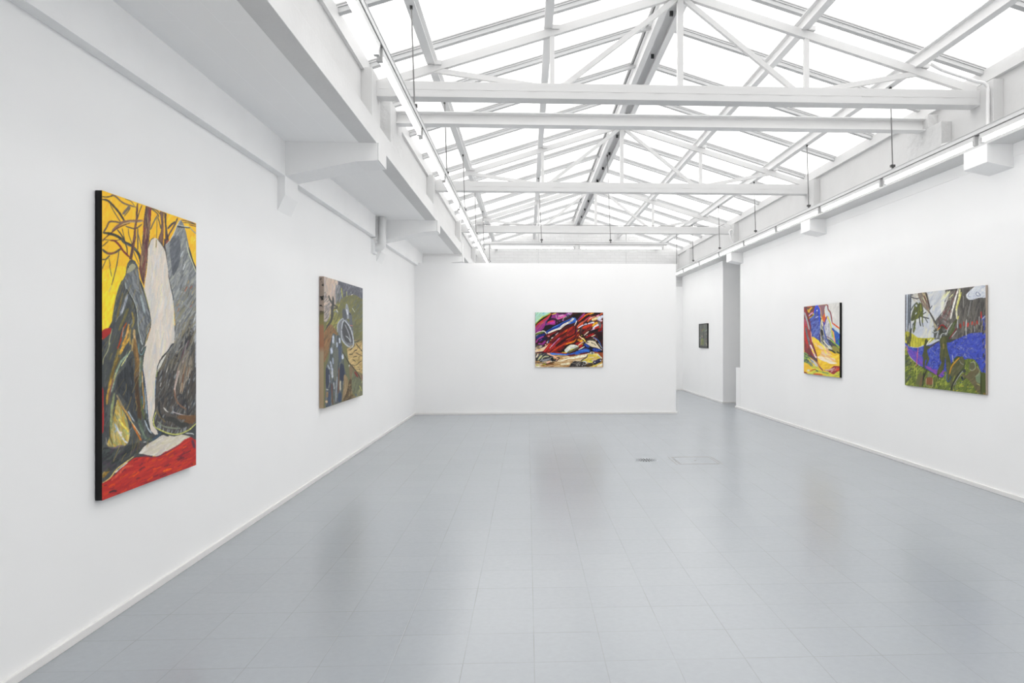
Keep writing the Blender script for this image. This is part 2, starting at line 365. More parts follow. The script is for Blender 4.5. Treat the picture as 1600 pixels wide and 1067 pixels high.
for x in (1.375, 1.545):
    bm = new(); prism(bm, ibeam(x, RZ - .012, .18, .07), 'y', Y0, YE); obj('ridge_flange_beam', bm, M['purlin'], r)
bm = new(); box(bm, 1.38, 1.54, Y0, YE, RZ + .10, RZ + .13); o = obj('ridge_board', bm, M['ridge_plate'], r); o['label'] = 'grey ridge board'
bm = new(); prism(bm, [(1.30, zc(1.30) + GZ - .01), (RX, RZ + GZ + .03), (1.62, zc(1.62) + GZ - .01), (1.62, zc(1.62) + GZ + .02), (RX, RZ + GZ + .07), (1.30, zc(1.30) + GZ + .02)], 'y', Y0, YE)
obj('ridge_cap', bm, M['steel'], r)
for k in range(13):
    yb = 6.2 + 1.1165 * k
    bm = new(); box(bm, 1.478, 1.514, yb, yb + .02, RZ + .05, RZ + .10); o = obj('bolt_plate', bm, M['dark_metal'], r)

# ------------------------------------------------------------------ tube lights
PITCH = 1.622; LX, RXL = -.875, 3.815; TZ = 3.166
def make_light(label, group):
    r = empty('fluorescent_light', (0, 0, TZ), label, 'tube light', group)
    bm = new(); box(bm, -.019, .019, .03, PITCH - .06, .020, .0595); obj('batten', bm, M['rail'], r, bevel=.003); 
    bm = new(); tube(bm, [(0, .05, 0), (0, PITCH - .085, 0)], .013, 14); obj('tube', bm, M['tube'], r, smooth=True)
    for a in (.012, PITCH - .085):
        bm = new(); prism(bm, [(-.019, .0595), (.019, .0595), (.015, .0), (.016, -.018), (-.016, -.018), (-.015, 0)], 'y', a, a + .036)
        obj('lamp_holder', bm, M['lampholder'], r)
    for ch in r.children:                                # meshes were shifted by the parent offset; put them back round the origin
        ch.data.transform(Matrix.Translation((0, 0, TZ)))
    return r
proto = make_light('x', 'x'); used = False
def place_light(x, y, rz, label, group):
    global used
    r = proto if not used else copy_tree(proto); used = True
    r.location = (x, y, TZ); r.rotation_euler = (0, 0, rz); r['label'] = label; r['group'] = group
    return r
ORD = ['first', 'second', 'third', 'fourth', 'fifth', 'sixth', 'seventh', 'eighth', 'ninth', 'tenth', 'eleventh']
ys = [5.86 + PITCH * k for k in range(-2, 9)]
for side, x, lst in (('left', LX, ys[0:]), ('right', RXL, ys[1:])):
    n = len(lst)
    for k, y in enumerate(lst):
        if side == 'left' and y > 17.3: continue
        place_light(x, y, 0, 'lit white tube light, %s from the viewer in the %s ceiling row' % (ORD[k], side), 'tube lights in the %s row' % side)
for k, x in enumerate((-.70, -.70 + PITCH)):
    place_light(x, 12.95, -PI / 2, 'lit white tube light, %s half of the short row across the room' % ('left', 'right')[k], 'tube lights across the room')
def rail(name, x0, x1, y0, y1, label):
    r = empty(name, ((x0 + x1) / 2, (y0 + y1) / 2, TZ + .06), label, 'light rail')
    bm = new(); box(bm, x0, x1, y0, y1, TZ + .066, TZ + .104); obj('rail_channel', bm, M['rail'], r, bevel=.003)
    bm = new()
    if y1 - y0 > x1 - x0: box(bm, x0 + .004, x1 - .004, y0, y1, TZ + .060, TZ + .067)
    else: box(bm, x0, x1, y0 + .004, y1 - .004, TZ + .060, TZ + .067)
    obj('shadow_gap', bm, M['groove'], r)
    bm = new()
    if y1 - y0 > x1 - x0: box(bm, x0 - .003, x0 + .003, y0, y1, TZ + .100, TZ + .106); box(bm, x1 - .003, x1 + .003, y0, y1, TZ + .100, TZ + .106)
    else: box(bm, x0, x1, y0 - .003, y0 + .003, TZ + .100, TZ + .106)
    obj('rail_lip', bm, M['steel_grey'], r)
    return r
rail('light_rail', LX - .024, LX + .024, 1.0, 18.6, 'long white rail carrying the left row of tube lights')
rail('light_rail', RXL - .024, RXL + .024, 2.0, 19.0, 'long white rail carrying the right row of tube lights')
rail('light_rail', -.80, 2.56, 12.926, 12.974, 'short white rail carrying the cross row of tube lights')
# hanging wires with clamps
def wire(p, q, label, group):
    r = empty('suspension_wire', p, label, 'hanging wire', group)
    bm = new(); tube(bm, [p, q], .0065, 6); obj('rod', bm, M['wire'], r)
    bm = new(); x, y, z = q; box(bm, x - .006, x + .006, y - .012, y + .012, z - .045, z + .0); box(bm, x - .022, x + .022, y - .016, y + .016, z - .012, z + .012); box(bm, x - .010, x + .010, y - .055, y - .02, z - .052, z - .034)
    obj('clamp', bm, M['dark_metal'], r)
    bm = new(); x, y, z = p; box(bm, x - .01, x + .01, y - .012, y + .012, z - .03, z + .005); obj('hook', bm, M['dark_metal'], r)
ZR = TZ + .145
for k, y in enumerate((3.34, 5.56, 7.78, 10.0, 12.2, 14.4, 16.6)):
    if k == 0: continue
    wire((-.90, y, zc(-.905) + .045), (LX, y, ZR), 'thin grey wire holding the left light rail, %s from the viewer' % ORD[k - 1], 'wires of the left light rail')
for k, y in enumerate((5.04, 7.263, 9.48, 11.73, 13.95, 16.2)):
    if k == 0: continue
    wire((3.79, y, zc(3.79) + .045), (RXL, y, ZR), 'thin grey wire holding the right light rail, %s from the viewer' % ORD[k - 1], 'wires of the right light rail')
wire((.20, 12.95, zc(.2) + .045), (.26, 12.95, ZR), 'thin grey wire holding the cross light rail on its left', 'wires of the cross light rail')
wire((1.46, 12.95, RZ + .06), (1.52, 12.95, ZR), 'long thin grey wire from the ridge to the cross light rail', 'wires of the cross light rail')

# ------------------------------------------------------------------ pipes and conduits
def pipe(name, pts, r, label, cat, m='plastic', parent=None, n=12):
    bm = new(); tube(bm, pts, r, n); o = obj(name, bm, M[m], smooth=True); return tag(o, label, cat)
r = empty('drain_pipe', (-2.11, 10.42, ZS), 'thick white drain pipe dropping from the left ceiling slab into the wall', 'pipe')
bm = new(); tube(bm, [(-2.11, 10.42, ZS), (-2.11, 10.42, 2.93)] + arc((-2.11, 10.42, 2.90), (-2.11, 10.42, 2.83), (-2.19, 10.42, 2.83))[1:] + [(-2.235, 10.42, 2.83)], .060, 20); obj('pipe_bend', bm, M['plastic'], r, smooth=True)
bm = new(); box(bm, XL, -2.20, 10.30, 10.53, 2.74, 2.94); obj('wall_collar', bm, M['wall'], r)
bm = new(); box(bm, -2.238, -2.18, 10.28, 10.36, 2.97, ZS - .002); o = obj('slot_shade', bm, M['groove'], r); o['label'] = 'painted shade in the gap beside the pipe'  # dark block painted as the shade inside the open slot
y = PIER[4] - .012
pipe('conduit', [(-2.16, y, 2.95)] + arc((-2.16, y, 3.20), (-2.16, y, 3.235), (-2.10, y, 3.235)) + arc((-1.40, y, 3.235), (-1.345, y, 3.235), (-1.345, y, 3.29)) + [(-1.345, y, 3.46), (-1.39, y + .02, 3.60), (-1.39, y + .02, 4.0)], .011, 'thin white conduit bent along the farthest left concrete beam', 'pipe')
y = PIER[2] + .04
pts = [(3.79, y, zc(3.79) - .01)] + [(3.9, y, zc(3.9) - .03), (4.2, y, zc(4.2) - .03)] + arc((4.24, y, zc(4.24) - .03), (4.34, y, zc(4.34)), (4.345, y, 3.86)) + [(4.345, y, 3.60)] + arc((4.345, y, 3.55), (4.345, y, 3.42), (4.20, y - .06, 3.38)) + [(3.83, y - .12, 3.29)]
pipe('conduit', pts, .016, 'white conduit bent down the right brick pier by the nearest truss', 'pipe')
y = PIER[4] - .02
pipe('conduit', [(4.345, y, 3.72)] + arc((4.345, y, 3.80), (4.30, y, 3.84), (4.26, y, 3.78)) + [(4.30, y, 3.62), (4.345, y, 3.50)], .012, 'looped white cable on the farthest right pier under the truss end', 'cable')
# fine dark cable on top of the farthest truss chord
pipe('cable', [(-.95, 14.98, 3.915), (-.5, 14.98, 3.908), (4.1, 14.98, 3.908), (4.2, 14.98, 3.96)], .006, 'thin dark cable lying along the farthest truss chord', 'cable', 'wire')
bm = new(); box(bm, -1.06, -.94, 14.97, 15.05, 3.907, 3.97); o = obj('junction_box', bm, M['lampholder'], bevel=.006); tag(o, 'small pale grey junction box on the left end of the farthest truss chord', 'junction box')
# vertical cables down to the partition head
for x, yy, lab in ((.236, 15.19, 'left of two thin vertical cables in front of the brick gable'), (2.12, 15.19, 'middle thin vertical cable in front of the brick gable'), (3.215, 15.19, 'thin dark vertical cable beside the right end of the free-standing wall top')):
    pipe('hanging_cable', [(x, yy, 3.775), (x, yy, 3.13 if x > 3 else 2.4)], .006, lab, 'cable', 'wire' if x > 3 else 'steel_grey', n=6)

# ------------------------------------------------------------------ floor drain and hatch
r = empty('floor_drain', (1.475, 8.745, 0), 'round perforated metal drain set in the floor left of the square hatch', 'drain')
bm = new(); n = 40
ring = [bm.verts.new((1.475 + .135 * math.cos(2 * PI * k / n), 8.745 + .135 * math.sin(2 * PI * k / n), .003)) for k in range(n)]
low = [bm.verts.new((1.475 + .14 * math.cos(2 * PI * k / n), 8.745 + .14 * math.sin(2 * PI * k / n), 0)) for k in range(n)]
bm.faces.new(ring)
for k in range(n): bm.faces.new((low[k], low[(k + 1) % n], ring[(k + 1) % n], ring[k]))
mm = mat('painted_drain_cover', (.40, .43, .46), .35); obj('drain_cover', bm, mm, r)
bm = new()
for R_, cnt, sz in ((.028, 8, .008), (.06, 12, .009), (.09, 16, .008), (.118, 20, .006)):
    for k in range(cnt):
        a = 2 * PI * (k + .5) / cnt; cx_, cy_ = 1.475 + R_ * math.cos(a), 8.745 + R_ * math.sin(a)
        d = Vector((math.cos(a), math.sin(a))); e = Vector((-d.y, d.x)); l = sz * 1.5
        v = [bm.verts.new((cx_ + d.x * i * l + e.x * j * sz, cy_ + d.y * i * l + e.y * j * sz, .0036)) for i, j in ((-1, -1), (1, -1), (1, 1), (-1, 1))]
        bm.faces.new(v)
hm = mat('dark_drain_holes', (.05, .05, .05), .8); obj('drain_holes', bm, hm, r)
r = empty('floor_hatch', (2.06, 8.71, 0), 'square painted access hatch set in the floor right of the round drain', 'hatch')
bm = new(); box(bm, 1.845, 2.30, 8.475, 8.96, 0, .0006); obj('hatch_cover', bm, M['floor'], r)
bm = new()
for a in ((1.828, 1.838, 8.465, 8.97), (2.305, 2.313, 8.465, 8.97), (1.838, 2.305, 8.458, 8.472), (1.838, 2.305, 8.963, 8.977)): box(bm, *a[:2], *a[2:], 0, .0012)
jm = mat('dirty_joint', (.27, .26, .24), .8); obj('hatch_joint', bm, jm, r)
bm = new(); box(bm, 2.065, 2.085, 8.70, 8.73, .0006, .002); obj('lifting_eye', bm, jm, r)
bm = new(); box(bm, 1.79, 1.796, 8.44, 8.99, 0, .001); box(bm, 2.345, 2.351, 8.44, 8.99, 0, .001); obj('hatch_frame_joint', bm, jm, r)
# ------------------------------------------------------------------ paintings
# Each canvas face is a fine mesh whose own colour attribute holds the painted picture, laid down as
# filled shapes, strokes and brush dabs.
def s2l(c): return np.where(c <= .04045, c / 12.92, ((c + .055) / 1.055) ** 2.4)
def hexc(h): return np.array([int(h[i:i + 2], 16) / 255 for i in (0, 2, 4)])
def homography(src, dst):
    A = []
    for (x, y), (u, v) in zip(src, dst):
        A.append([x, y, 1, 0, 0, 0, -u * x, -u * y, -u]); A.append([0, 0, 0, x, y, 1, -v * x, -v * y, -v])
    return np.linalg.svd(np.array(A, float))[2][-1].reshape(3, 3)
class Art:
    """quad: corners of the picture in the drawing frame (TL,TR,BR,BL); crops: letter -> (x0,y0,scale)"""
    def __init__(s, quad, nx, ny, crops, seed, base):
        s.nx, s.ny, s.crops = nx, ny, crops; s.r = np.random.RandomState(seed)
        H = homography([(0, 0), (1, 0), (1, 1), (0, 1)], quad); s.Hi = np.linalg.inv(H)
        u, v = np.meshgrid(np.linspace(0, 1, nx), np.linspace(0, 1, ny))
        w = H[2, 0] * u + H[2, 1] * v + H[2, 2]
        s.X = (H[0, 0] * u + H[0, 1] * v + H[0, 2]) / w; s.Y = (H[1, 0] * u + H[1, 1] * v + H[1, 2]) / w
        s.img = np.tile(hexc(base), (ny, nx, 1))
    def pts(s, t):
        out = []; L_ = None
        for tok in t.split():
            if tok[0].isalpha(): L_ = tok[0]; tok = tok[1:]
            x, y = map(float, tok.split(',')); c = s.crops[L_]; out.append((c[0] + x / c[2], c[1] + y / c[2]))
        return np.array(out)
    def win(s, x0, y0, x1, y1):
        q = np.array([(x, y, 1) for x in (x0, x1) for y in (y0, y1)]) @ s.Hi.T; q = q[:, :2] / q[:, 2:]
        a = max(int(q[:, 0].min() * (s.nx - 1)) - 1, 0); b = min(int(q[:, 0].max() * (s.nx - 1)) + 3, s.nx)
        c = max(int(q[:, 1].min() * (s.ny - 1)) - 1, 0); d = min(int(q[:, 1].max() * (s.ny - 1)) + 3, s.ny)
        return slice(c, max(d, c)), slice(a, max(b, a))
    @staticmethod
    def smooth(p, closed, n=5):
        if len(p) < 3: return p
        q = np.vstack([p[-1:], p, p[:2]]) if closed else np.vstack([2 * p[0] - p[1], p, 2 * p[-1] - p[-2]])
        out = []
        for i in range(1, len(q) - 2):
            a, b, c, d = q[i - 1], q[i], q[i + 1], q[i + 2]
            for k in range(n):
                t = k / n; out.append(.5 * (2 * b + (c - a) * t + (2 * a - 5 * b + 4 * c - d) * t * t + (3 * b - a - 3 * c + d) * t ** 3))
        if not closed: out.append(p[-1])
        return np.array(out)
    def mask(s, t, curved=True):
        p = s.pts(t) if isinstance(t, str) else t
        if curved: p = s.smooth(p, True)
        elif len(p) < 4: p = p
        m = np.zeros((s.ny, s.nx), bool); w = s.win(p[:, 0].min(), p[:, 1].min(), p[:, 0].max(), p[:, 1].max())
        X, Y = s.X[w], s.Y[w]; ins = np.zeros(X.shape, bool); n = len(p)
        for i in range(n):
            x0, y0 = p[i]; x1, y1 = p[(i + 1) % n]
            if y0 == y1: continue
            c = (Y > min(y0, y1)) & (Y <= max(y0, y1)); ins ^= c & (X < x0 + (Y - y0) * (x1 - x0) / (y1 - y0))
        m[w] = ins; return m
    def P(s, col, t, a=1., curved=True, jit=.04):
        m = s.mask(t, curved); s.img[m] = s.img[m] * (1 - a) + hexc(col) * a * (1 + s.r.uniform(-jit, jit, (m.sum(), 1)))
        return m
    def noise(s):
        """smooth random field, streaked a little, for ragged edges and uneven paint"""
        if not hasattr(s, '_n'):
            f = s.r.uniform(-1, 1, (s.ny, s.nx))
            for _ in range(3): f = (f + np.roll(f, 1, 0) + np.roll(f, -1, 0) + np.roll(f, 1, 1) + np.roll(f, -1, 1) + np.roll(f, (1, 1), (0, 1))) / 6
            s._n = f / f.std()
        return s._n
    def S(s, col, w, t, a=1., m=None):
        p = s.smooth(s.pts(t) if isinstance(t, str) else t, False); n = len(p) - 1
        x0, y0 = p.min(0) - w; x1, y1 = p.max(0) + w
        W_ = s.win(x0, y0, x1, y1); X, Y = s.X[W_], s.Y[W_]
        if X.size == 0: return
        D = np.full(X.shape, 9e9); T = np.zeros(X.shape)
        for i in range(n):
            a0, b0 = p[i], p[i + 1]; d = b0 - a0; l = d @ d + 1e-9
            tt = np.clip(((X - a0[0]) * d[0] + (Y - a0[1]) * d[1]) / l, 0, 1)
            dd = np.hypot(X - a0[0] - tt * d[0], Y - a0[1] - tt * d[1]); c = dd < D
            D = np.where(c, dd, D); T = np.where(c, (i + tt) / n, T)
        end = np.clip(np.minimum(T, 1 - T) * 7, 0, 1) ** .5; nz = s.noise()[W_]
        hw = w / 2 * (.5 + .5 * end) * (1 + .06 * nz)
        c = np.clip((hw - D) / (.35 + .12 * w) + .5, 0, 1) * a * np.clip(.96 + .05 * nz, .5, 1)
        if w > 2.2: c *= np.clip(.65 + .5 * end, 0, 1)
        if m is not None: c = c * m[W_]
        v = hexc(col) * (1 + .025 * nz[..., None] * min(w / 2, 1.6))
        s.img[W_] = s.img[W_] * (1 - c[..., None]) + np.clip(v, 0, 1) * c[..., None]
    def D(s, n, m, cols, ang, ln, w, a=.7, da=12, jit=.06):
        if isinstance(m, str): m = s.mask(m)
        iy, ix = np.nonzero(m); cols = [hexc(c) for c in cols.split()]
        if len(iy) == 0: return
        for k in s.r.randint(0, len(iy), n):
            x, y = s.X[iy[k], ix[k]], s.Y[iy[k], ix[k]]; th = math.radians(ang + s.r.normal(0, da)); l = ln * s.r.uniform(.4, 1.3) / 2
            dx, dy = math.cos(th) * l, -math.sin(th) * l; bx, by = -dy * s.r.normal(0, .15), dx * s.r.normal(0, .15)
            c = cols[s.r.randint(len(cols))] * (1 + s.r.uniform(-jit, jit)); ww = w * s.r.uniform(.5, 1.3)
            p = np.array([(x - dx, y - dy), (x + bx, y + by), (x + dx, y + dy)])
            W_ = s.win(*(p.min(0) - ww), *(p.max(0) + ww)); X, Y = s.X[W_], s.Y[W_]
            if X.size == 0: continue
            Dm = np.full(X.shape, 9e9)
            for i in (0, 1):
                a0, b0 = p[i], p[i + 1]; d = b0 - a0; L2 = d @ d + 1e-9
                tt = np.clip(((X - a0[0]) * d[0] + (Y - a0[1]) * d[1]) / L2, 0, 1); Dm = np.minimum(Dm, np.hypot(X - a0[0] - tt * d[0], Y - a0[1] - tt * d[1]))
            cc = np.clip((ww / 2 - Dm) / .5 + .5, 0, 1) * a * s.r.uniform(.5, 1) * m[W_]
            s.img[W_] = s.img[W_] * (1 - cc[..., None]) + np.clip(c, 0, 1) * cc[..., None]
    def done(s):
        im = s.img * (1 + s.r.uniform(-.03, .03, s.img.shape[:2] + (1,)))
        k = im.copy(); k[1:-1, 1:-1] = (im[1:-1, 1:-1] * 4 + im[:-2, 1:-1] + im[2:, 1:-1] + im[1:-1, :-2] + im[1:-1, 2:]) / 8
        return np.clip(k, 0, 1)
    def lines(s, spec, a=1., m=None):
        """one stroke per row: colour width points"""
        for row in spec.strip().split('\n'):
            c, w, t = row.strip().split(' ', 2); s.S(c, float(w), t, a, m)
GAIN = 1.22        # paint reflectance against the photographed tone
def paint_mat(name):
    m = bpy.data.materials.new(name); m.use_nodes = True; b = bsdf(m)
    at = N(m, 'ShaderNodeVertexColor'); at.layer_name = 'paint'; L(m, at.outputs['Color'], b.inputs['Base Color'])
    b.inputs['Roughness'].default_value = .6; b.inputs['Specular IOR Level'].default_value = .2
    n_ = N(m, 'ShaderNodeTexNoise'); n_.inputs['Scale'].default_value = 120; n_.inputs['Detail'].default_value = 4; L(m, geo_pos(m), n_.inputs['Vector'])
    add_bump(m, n_.outputs[0], .15, .002); return m
PAINT = paint_mat('oil_paint_on_canvas')
def painting(art, center, right, width, height, depth, label, edge_mat, edge_label=None, side_cols=None, frame=None):
    """center: wall point at the canvas centre; right: unit vector to the viewer's right along the wall"""
    r_ = Vector(right); up = Vector((0, 0, 1)); nrm = r_.cross(up) * 1.0
    if nrm.dot(Vector((0, 7, 1.5)) - Vector(center)) < 0: nrm = -nrm
    c = Vector(center)
    root = empty('painting', c, label, 'painting')
    img = s2l(art.done()) * GAIN; img = np.clip(img, 0, .95)
    ny, nx = img.shape[:2]
    u, v = np.meshgrid(np.linspace(-.5, .5, nx) * width, np.linspace(.5, -.5, ny) * height)
    co = (np.array(nrm) * depth)[None, None] + u[..., None] * np.array(r_) + v[..., None] * np.array(up)
    me = bpy.data.meshes.new('painted_canvas'); idx = np.arange(nx * ny).reshape(ny, nx)
    q = np.stack([idx[1:, :-1], idx[1:, 1:], idx[:-1, 1:], idx[:-1, :-1]], -1).reshape(-1, 4)
    me.vertices.add(nx * ny); me.vertices.foreach_set('co', co.reshape(-1).astype(np.float32))
    me.loops.add(q.size); me.loops.foreach_set('vertex_index', q.reshape(-1).astype(np.int32))
    me.polygons.add(len(q)); me.polygons.foreach_set('loop_start', (np.arange(len(q)) * 4).astype(np.int32))
    me.polygons.foreach_set('loop_total', np.full(len(q), 4, np.int32)); me.update(calc_edges=True)
    ca = me.color_attributes.new('paint', 'FLOAT_COLOR', 'POINT')
    ca.data.foreach_set('color', np.concatenate([img, np.ones((ny, nx, 1))], -1).reshape(-1).astype(np.float32))
    me.materials.append(PAINT); o = bpy.data.objects.new('painted_canvas', me); COL.objects.link(o); o.parent = root
    # stretcher body with rounded arrises
    bm = bmesh.new(); hw, hh = width / 2, height / 2
    def V(a, b, d): return bm.verts.new(c + r_ * a + up * b + nrm * d)
    A = [V(a, b, .004) for a, b in ((-hw, -hh), (hw, -hh), (hw, hh), (-hw, hh))]; B = [V(a, b, depth - .0015) for a, b in ((-hw, -hh), (hw, -hh), (hw, hh), (-hw, hh))]
    bm.faces.new(A[::-1]); bm.faces.new(B)
    for i in range(4): bm.faces.new((A[i], A[(i + 1) % 4], B[(i + 1) % 4], B[i]))
    e = obj('canvas_edge', bm, edge_mat, root)
    if edge_label: e['label'] = edge_label
    if frame:
        bm = bmesh.new(); t, d = .014, depth + .012
        for a0, a1, b0, b1 in ((-hw - t, -hw, -hh - t, hh + t), (hw, hw + t, -hh - t, hh + t), (-hw, hw, hh, hh + t), (-hw, hw, -hh - t, -hh)):
            P0 = [V(a, b, z) for z in (0, d) for a, b in ((a0, b0), (a1, b0), (a1, b1), (a0, b1))]
            for f in ((0, 3, 2, 1), (4, 5, 6, 7), (0, 1, 5, 4), (1, 2, 6, 5), (2, 3, 7, 6), (3, 0, 4, 7)): bm.faces.new([P0[i] for i in f])
        f = obj('frame', bm, frame, root); f['label'] = 'thin black picture frame'
    return root

# ---- 1: tall canvas, cloaked shapes under a yellow sky
k = 8.211
A1 = Art([(159.7, 298.3), (309.0, 350.3), (309.0, 727.2), (159.7, 782.5)], 300, 600,
         dict(A=(150, 290, k), B=(225, 310, k), C=(150, 410, k), D=(225, 430, k), E=(150, 530, k), F=(225, 550, k), G=(150, 655, k), H=(225, 640, k)), 1, 'e9b52b')
a = A1
sky = a.mask('A70,50 B700,310 B700,950 C300,900 C70,900', False)
a.D(900, sky, 'e8b22c efc030 e2a628 f0c43a edba30', 70, 9, 3, .6)
a.D(260, a.mask('C70,100 C420,60 C300,420 C200,900 C70,900 A70,900'), 'f3cf2c f0c82c edc22e f6d83a', 78, 12, 3, .7)
a.D(50, sky, 'e9d9a0 dfe0b8 d8d6a4', 60, 3, 1, .7)
a.P('434648', 'C85,1000 C240,700 D700,700 G740,300 G740,480 G80,850', 1, False)
a.P('434648', 'D0,700 D690,700 H690,380 H0,480', 1, False)
a.P('9c2c2a', 'C85,878 C195,850 C205,900 C150,950 C110,990 C85,1015', 1)
a.P('4a3f40', 'B200,500 B350,560 B360,1060 B290,1060', 1, False)
# branches
a.lines('''3c3638 1.6 A80,150 A150,155 A240,130
6a5856 2.4 A200,125 A260,150 A330,215 A400,250 A520,285
4e4448 1.0 A380,180 A450,205 A500,265
3a3438 3.0 A80,185 A140,195 A200,240 A290,340 A340,410 A370,465
4b4648 1.4 A185,250 A240,350 A320,475
6a5f5c 4.2 A440,275 A400,320 A350,375
57504a 1.4 A450,290 A420,340 A370,400
7a5a50 4.0 A610,460 A540,465 A440,465 A350,480 A280,530 A210,590
a99a8c 1.2 A610,462 A540,478 A440,475 A340,510
54302c 1.6 A440,490 A330,530 A230,590 A120,680 A85,720
5c4c48 2.6 A320,485 A240,470 A175,475 A140,540 A95,610
2f3238 4.2 A95,612 A180,625 A260,650 A330,690 A380,740 A460,780 A530,850 A575,930 A580,1000
5a5a58 2.0 A330,690 A400,760 A480,800 A540,850
55484a 1.2 A85,700 A160,705 A230,715 A330,700
6e2a30 3.0 A190,710 A250,720 A310,780 A350,840 A400,890 A440,930
4a4446 3.4 A85,825 A130,865 A190,880 A260,860 A330,815
9a5038 1.4 A140,870 A200,875 A260,855
4e4a44 2.2 A80,955 A130,950 A180,905
51493e 1.6 A85,785 A160,720
4c4a48 1.2 A170,940 A185,1030 C180,60 C205,190
4c4a48 1.5 A300,850 A285,950 A265,1060
4a4a4c 1.5 C280,10 C240,170 C205,300
b9b27a 1.0 C205,300 C165,390
4d4a48 1.2 A130,960 A90,1050 C85,90
3b3a3e 2.0 A280,575 A320,625 A365,700 A400,800 A410,880
474448 1.2 A340,555 A360,640 A380,730
55504c 1.2 A420,560 A430,640 A470,760 A500,880 A560,1020
4d4648 2.0 A545,560 A545,700 A545,830
565658 1.4 A540,600 A575,730 A600,860
534a4a 2.0 A390,530 A450,550 A520,560 A600,505
4a4044 1.4 A600,260 A565,350 A540,440
55504a 1.8 B110,145 B180,200 B205,250
6a6256 2.2 B185,230 B140,310 B95,410
4d483f 1.6 B105,135 B180,165 B215,210
8a7448 1.4 B180,260 B178,400 B172,540
4b4444 1.6 B190,250 B215,330 B230,400
44404a 3.0 B420,310 B365,350 B320,400
5a4c4a 2.4 B450,260 B430,310 B400,370 B340,470 B300,560
5a4038 1.4 B500,290 B600,310 B680,340
4c4546 1.2 B520,320 B610,330 B690,352''')
# trunks
t1 = a.P('65453f', 'A648,272 A724,298 A712,500 A700,640 A690,780 A672,960 C660,90 C625,310 C590,230 C560,100 A560,1067 A590,860 A610,640 A620,470 A636,360', 1, False)
a.D(120, t1, '7c2c35 8a7550 3c3038 59483f a08c68 6b5a54 7a3a3a', 84, 30, 1.6, .8, 3)
t2 = a.P('6f4d42', 'A535,238 A552,240 A545,400 A525,560 A525,660 A490,850 A470,960 A430,955 A455,830 A490,640 A500,520 A518,430 A522,300', 1, False)
a.D(40, t2, '59302e 8a6a58 3c3334', 80, 14, 1.1, .8, 4)
t3 = a.P('6d5046', 'B215,172 B268,188 B268,420 B262,600 B220,560 B195,530 B230,430 B235,330', 1, False)
a.D(40, t3, '593834 8a6a58 4c4444 7d5c50', 86, 18, 1.2, .8, 4)
a.S('d5a02c', 1.8, 'B268,240 B272,420 B262,620')
t4 = a.P('403b3d', 'B272,190 B305,205 B300,330 B320,470 B335,540 B300,640 B350,900 B340,960 B300,700 B285,560 B285,380', 1, False)
a.D(40, t4, '2c2a2e 5c4c4a 6b4038 58544e', 84, 16, 1.2, .8, 5)
a.P('8a4a3c', 'B300,560 B330,540 B325,600 B300,600')
# right cloaked shape
rf = a.P('818586', 'B490,284 B525,335 B555,430 B600,640 B660,850 B700,990 D700,600 F700,900 F600,1000 F440,1062 F300,1050 F180,980 F130,900 F150,760 F140,560 F160,300 F230,80 F330,-20 D400,890 D420,700 D405,480 D385,290 D340,60 B320,900 B300,690 B285,610 B350,560 B400,450 B440,360 B465,300', 1, False)
rg = 14 * np.sin(a.X / 7) + 5 * a.noise() - .35 * (a.X - 270); top = rf & (a.Y < 475 + rg); mid = rf & (a.Y >= 462 + rg) & (a.Y < 560 + rg); low = rf & (a.Y >= 538 + rg)
a.D(420, top, '8b8f92 75797c 9a9c9c 63676a a2a298 6e7274', 62, 16, 2.2, .75, 10)
a.D(120, a.mask('B350,560 B470,500 B480,800 B400,1000 B370,900') & rf, '5c6066 50545a 6c7076', 62, 16, 3, .7)
a.D(320, mid, '74777a 8e8f8c 5a5c5e 9a9a94 7f7c66', 60, 16, 2.4, .75, 10)
a.D(30, mid, 'c09a50 b05030 d8cfa0 a88c50', 62, 6, 1.0, .9, 8)
a.D(700, low, '45423e 3a3a38 504a44 5a524a 33353a 4a4440', 72, 18, 2.4, .75, 10)
a.P('d0cfc6', 'F245,100 F300,40 F260,130 F210,230 F190,260 F200,180', .9)
a.D(90, a.mask('F540,0 F600,0 F640,200 F560,420 F520,530 F480,520 F470,260') & rf, '8f887c a39a8c 6f6a60 7d6f64 5c564e', 76, 22, 2, .8, 5)
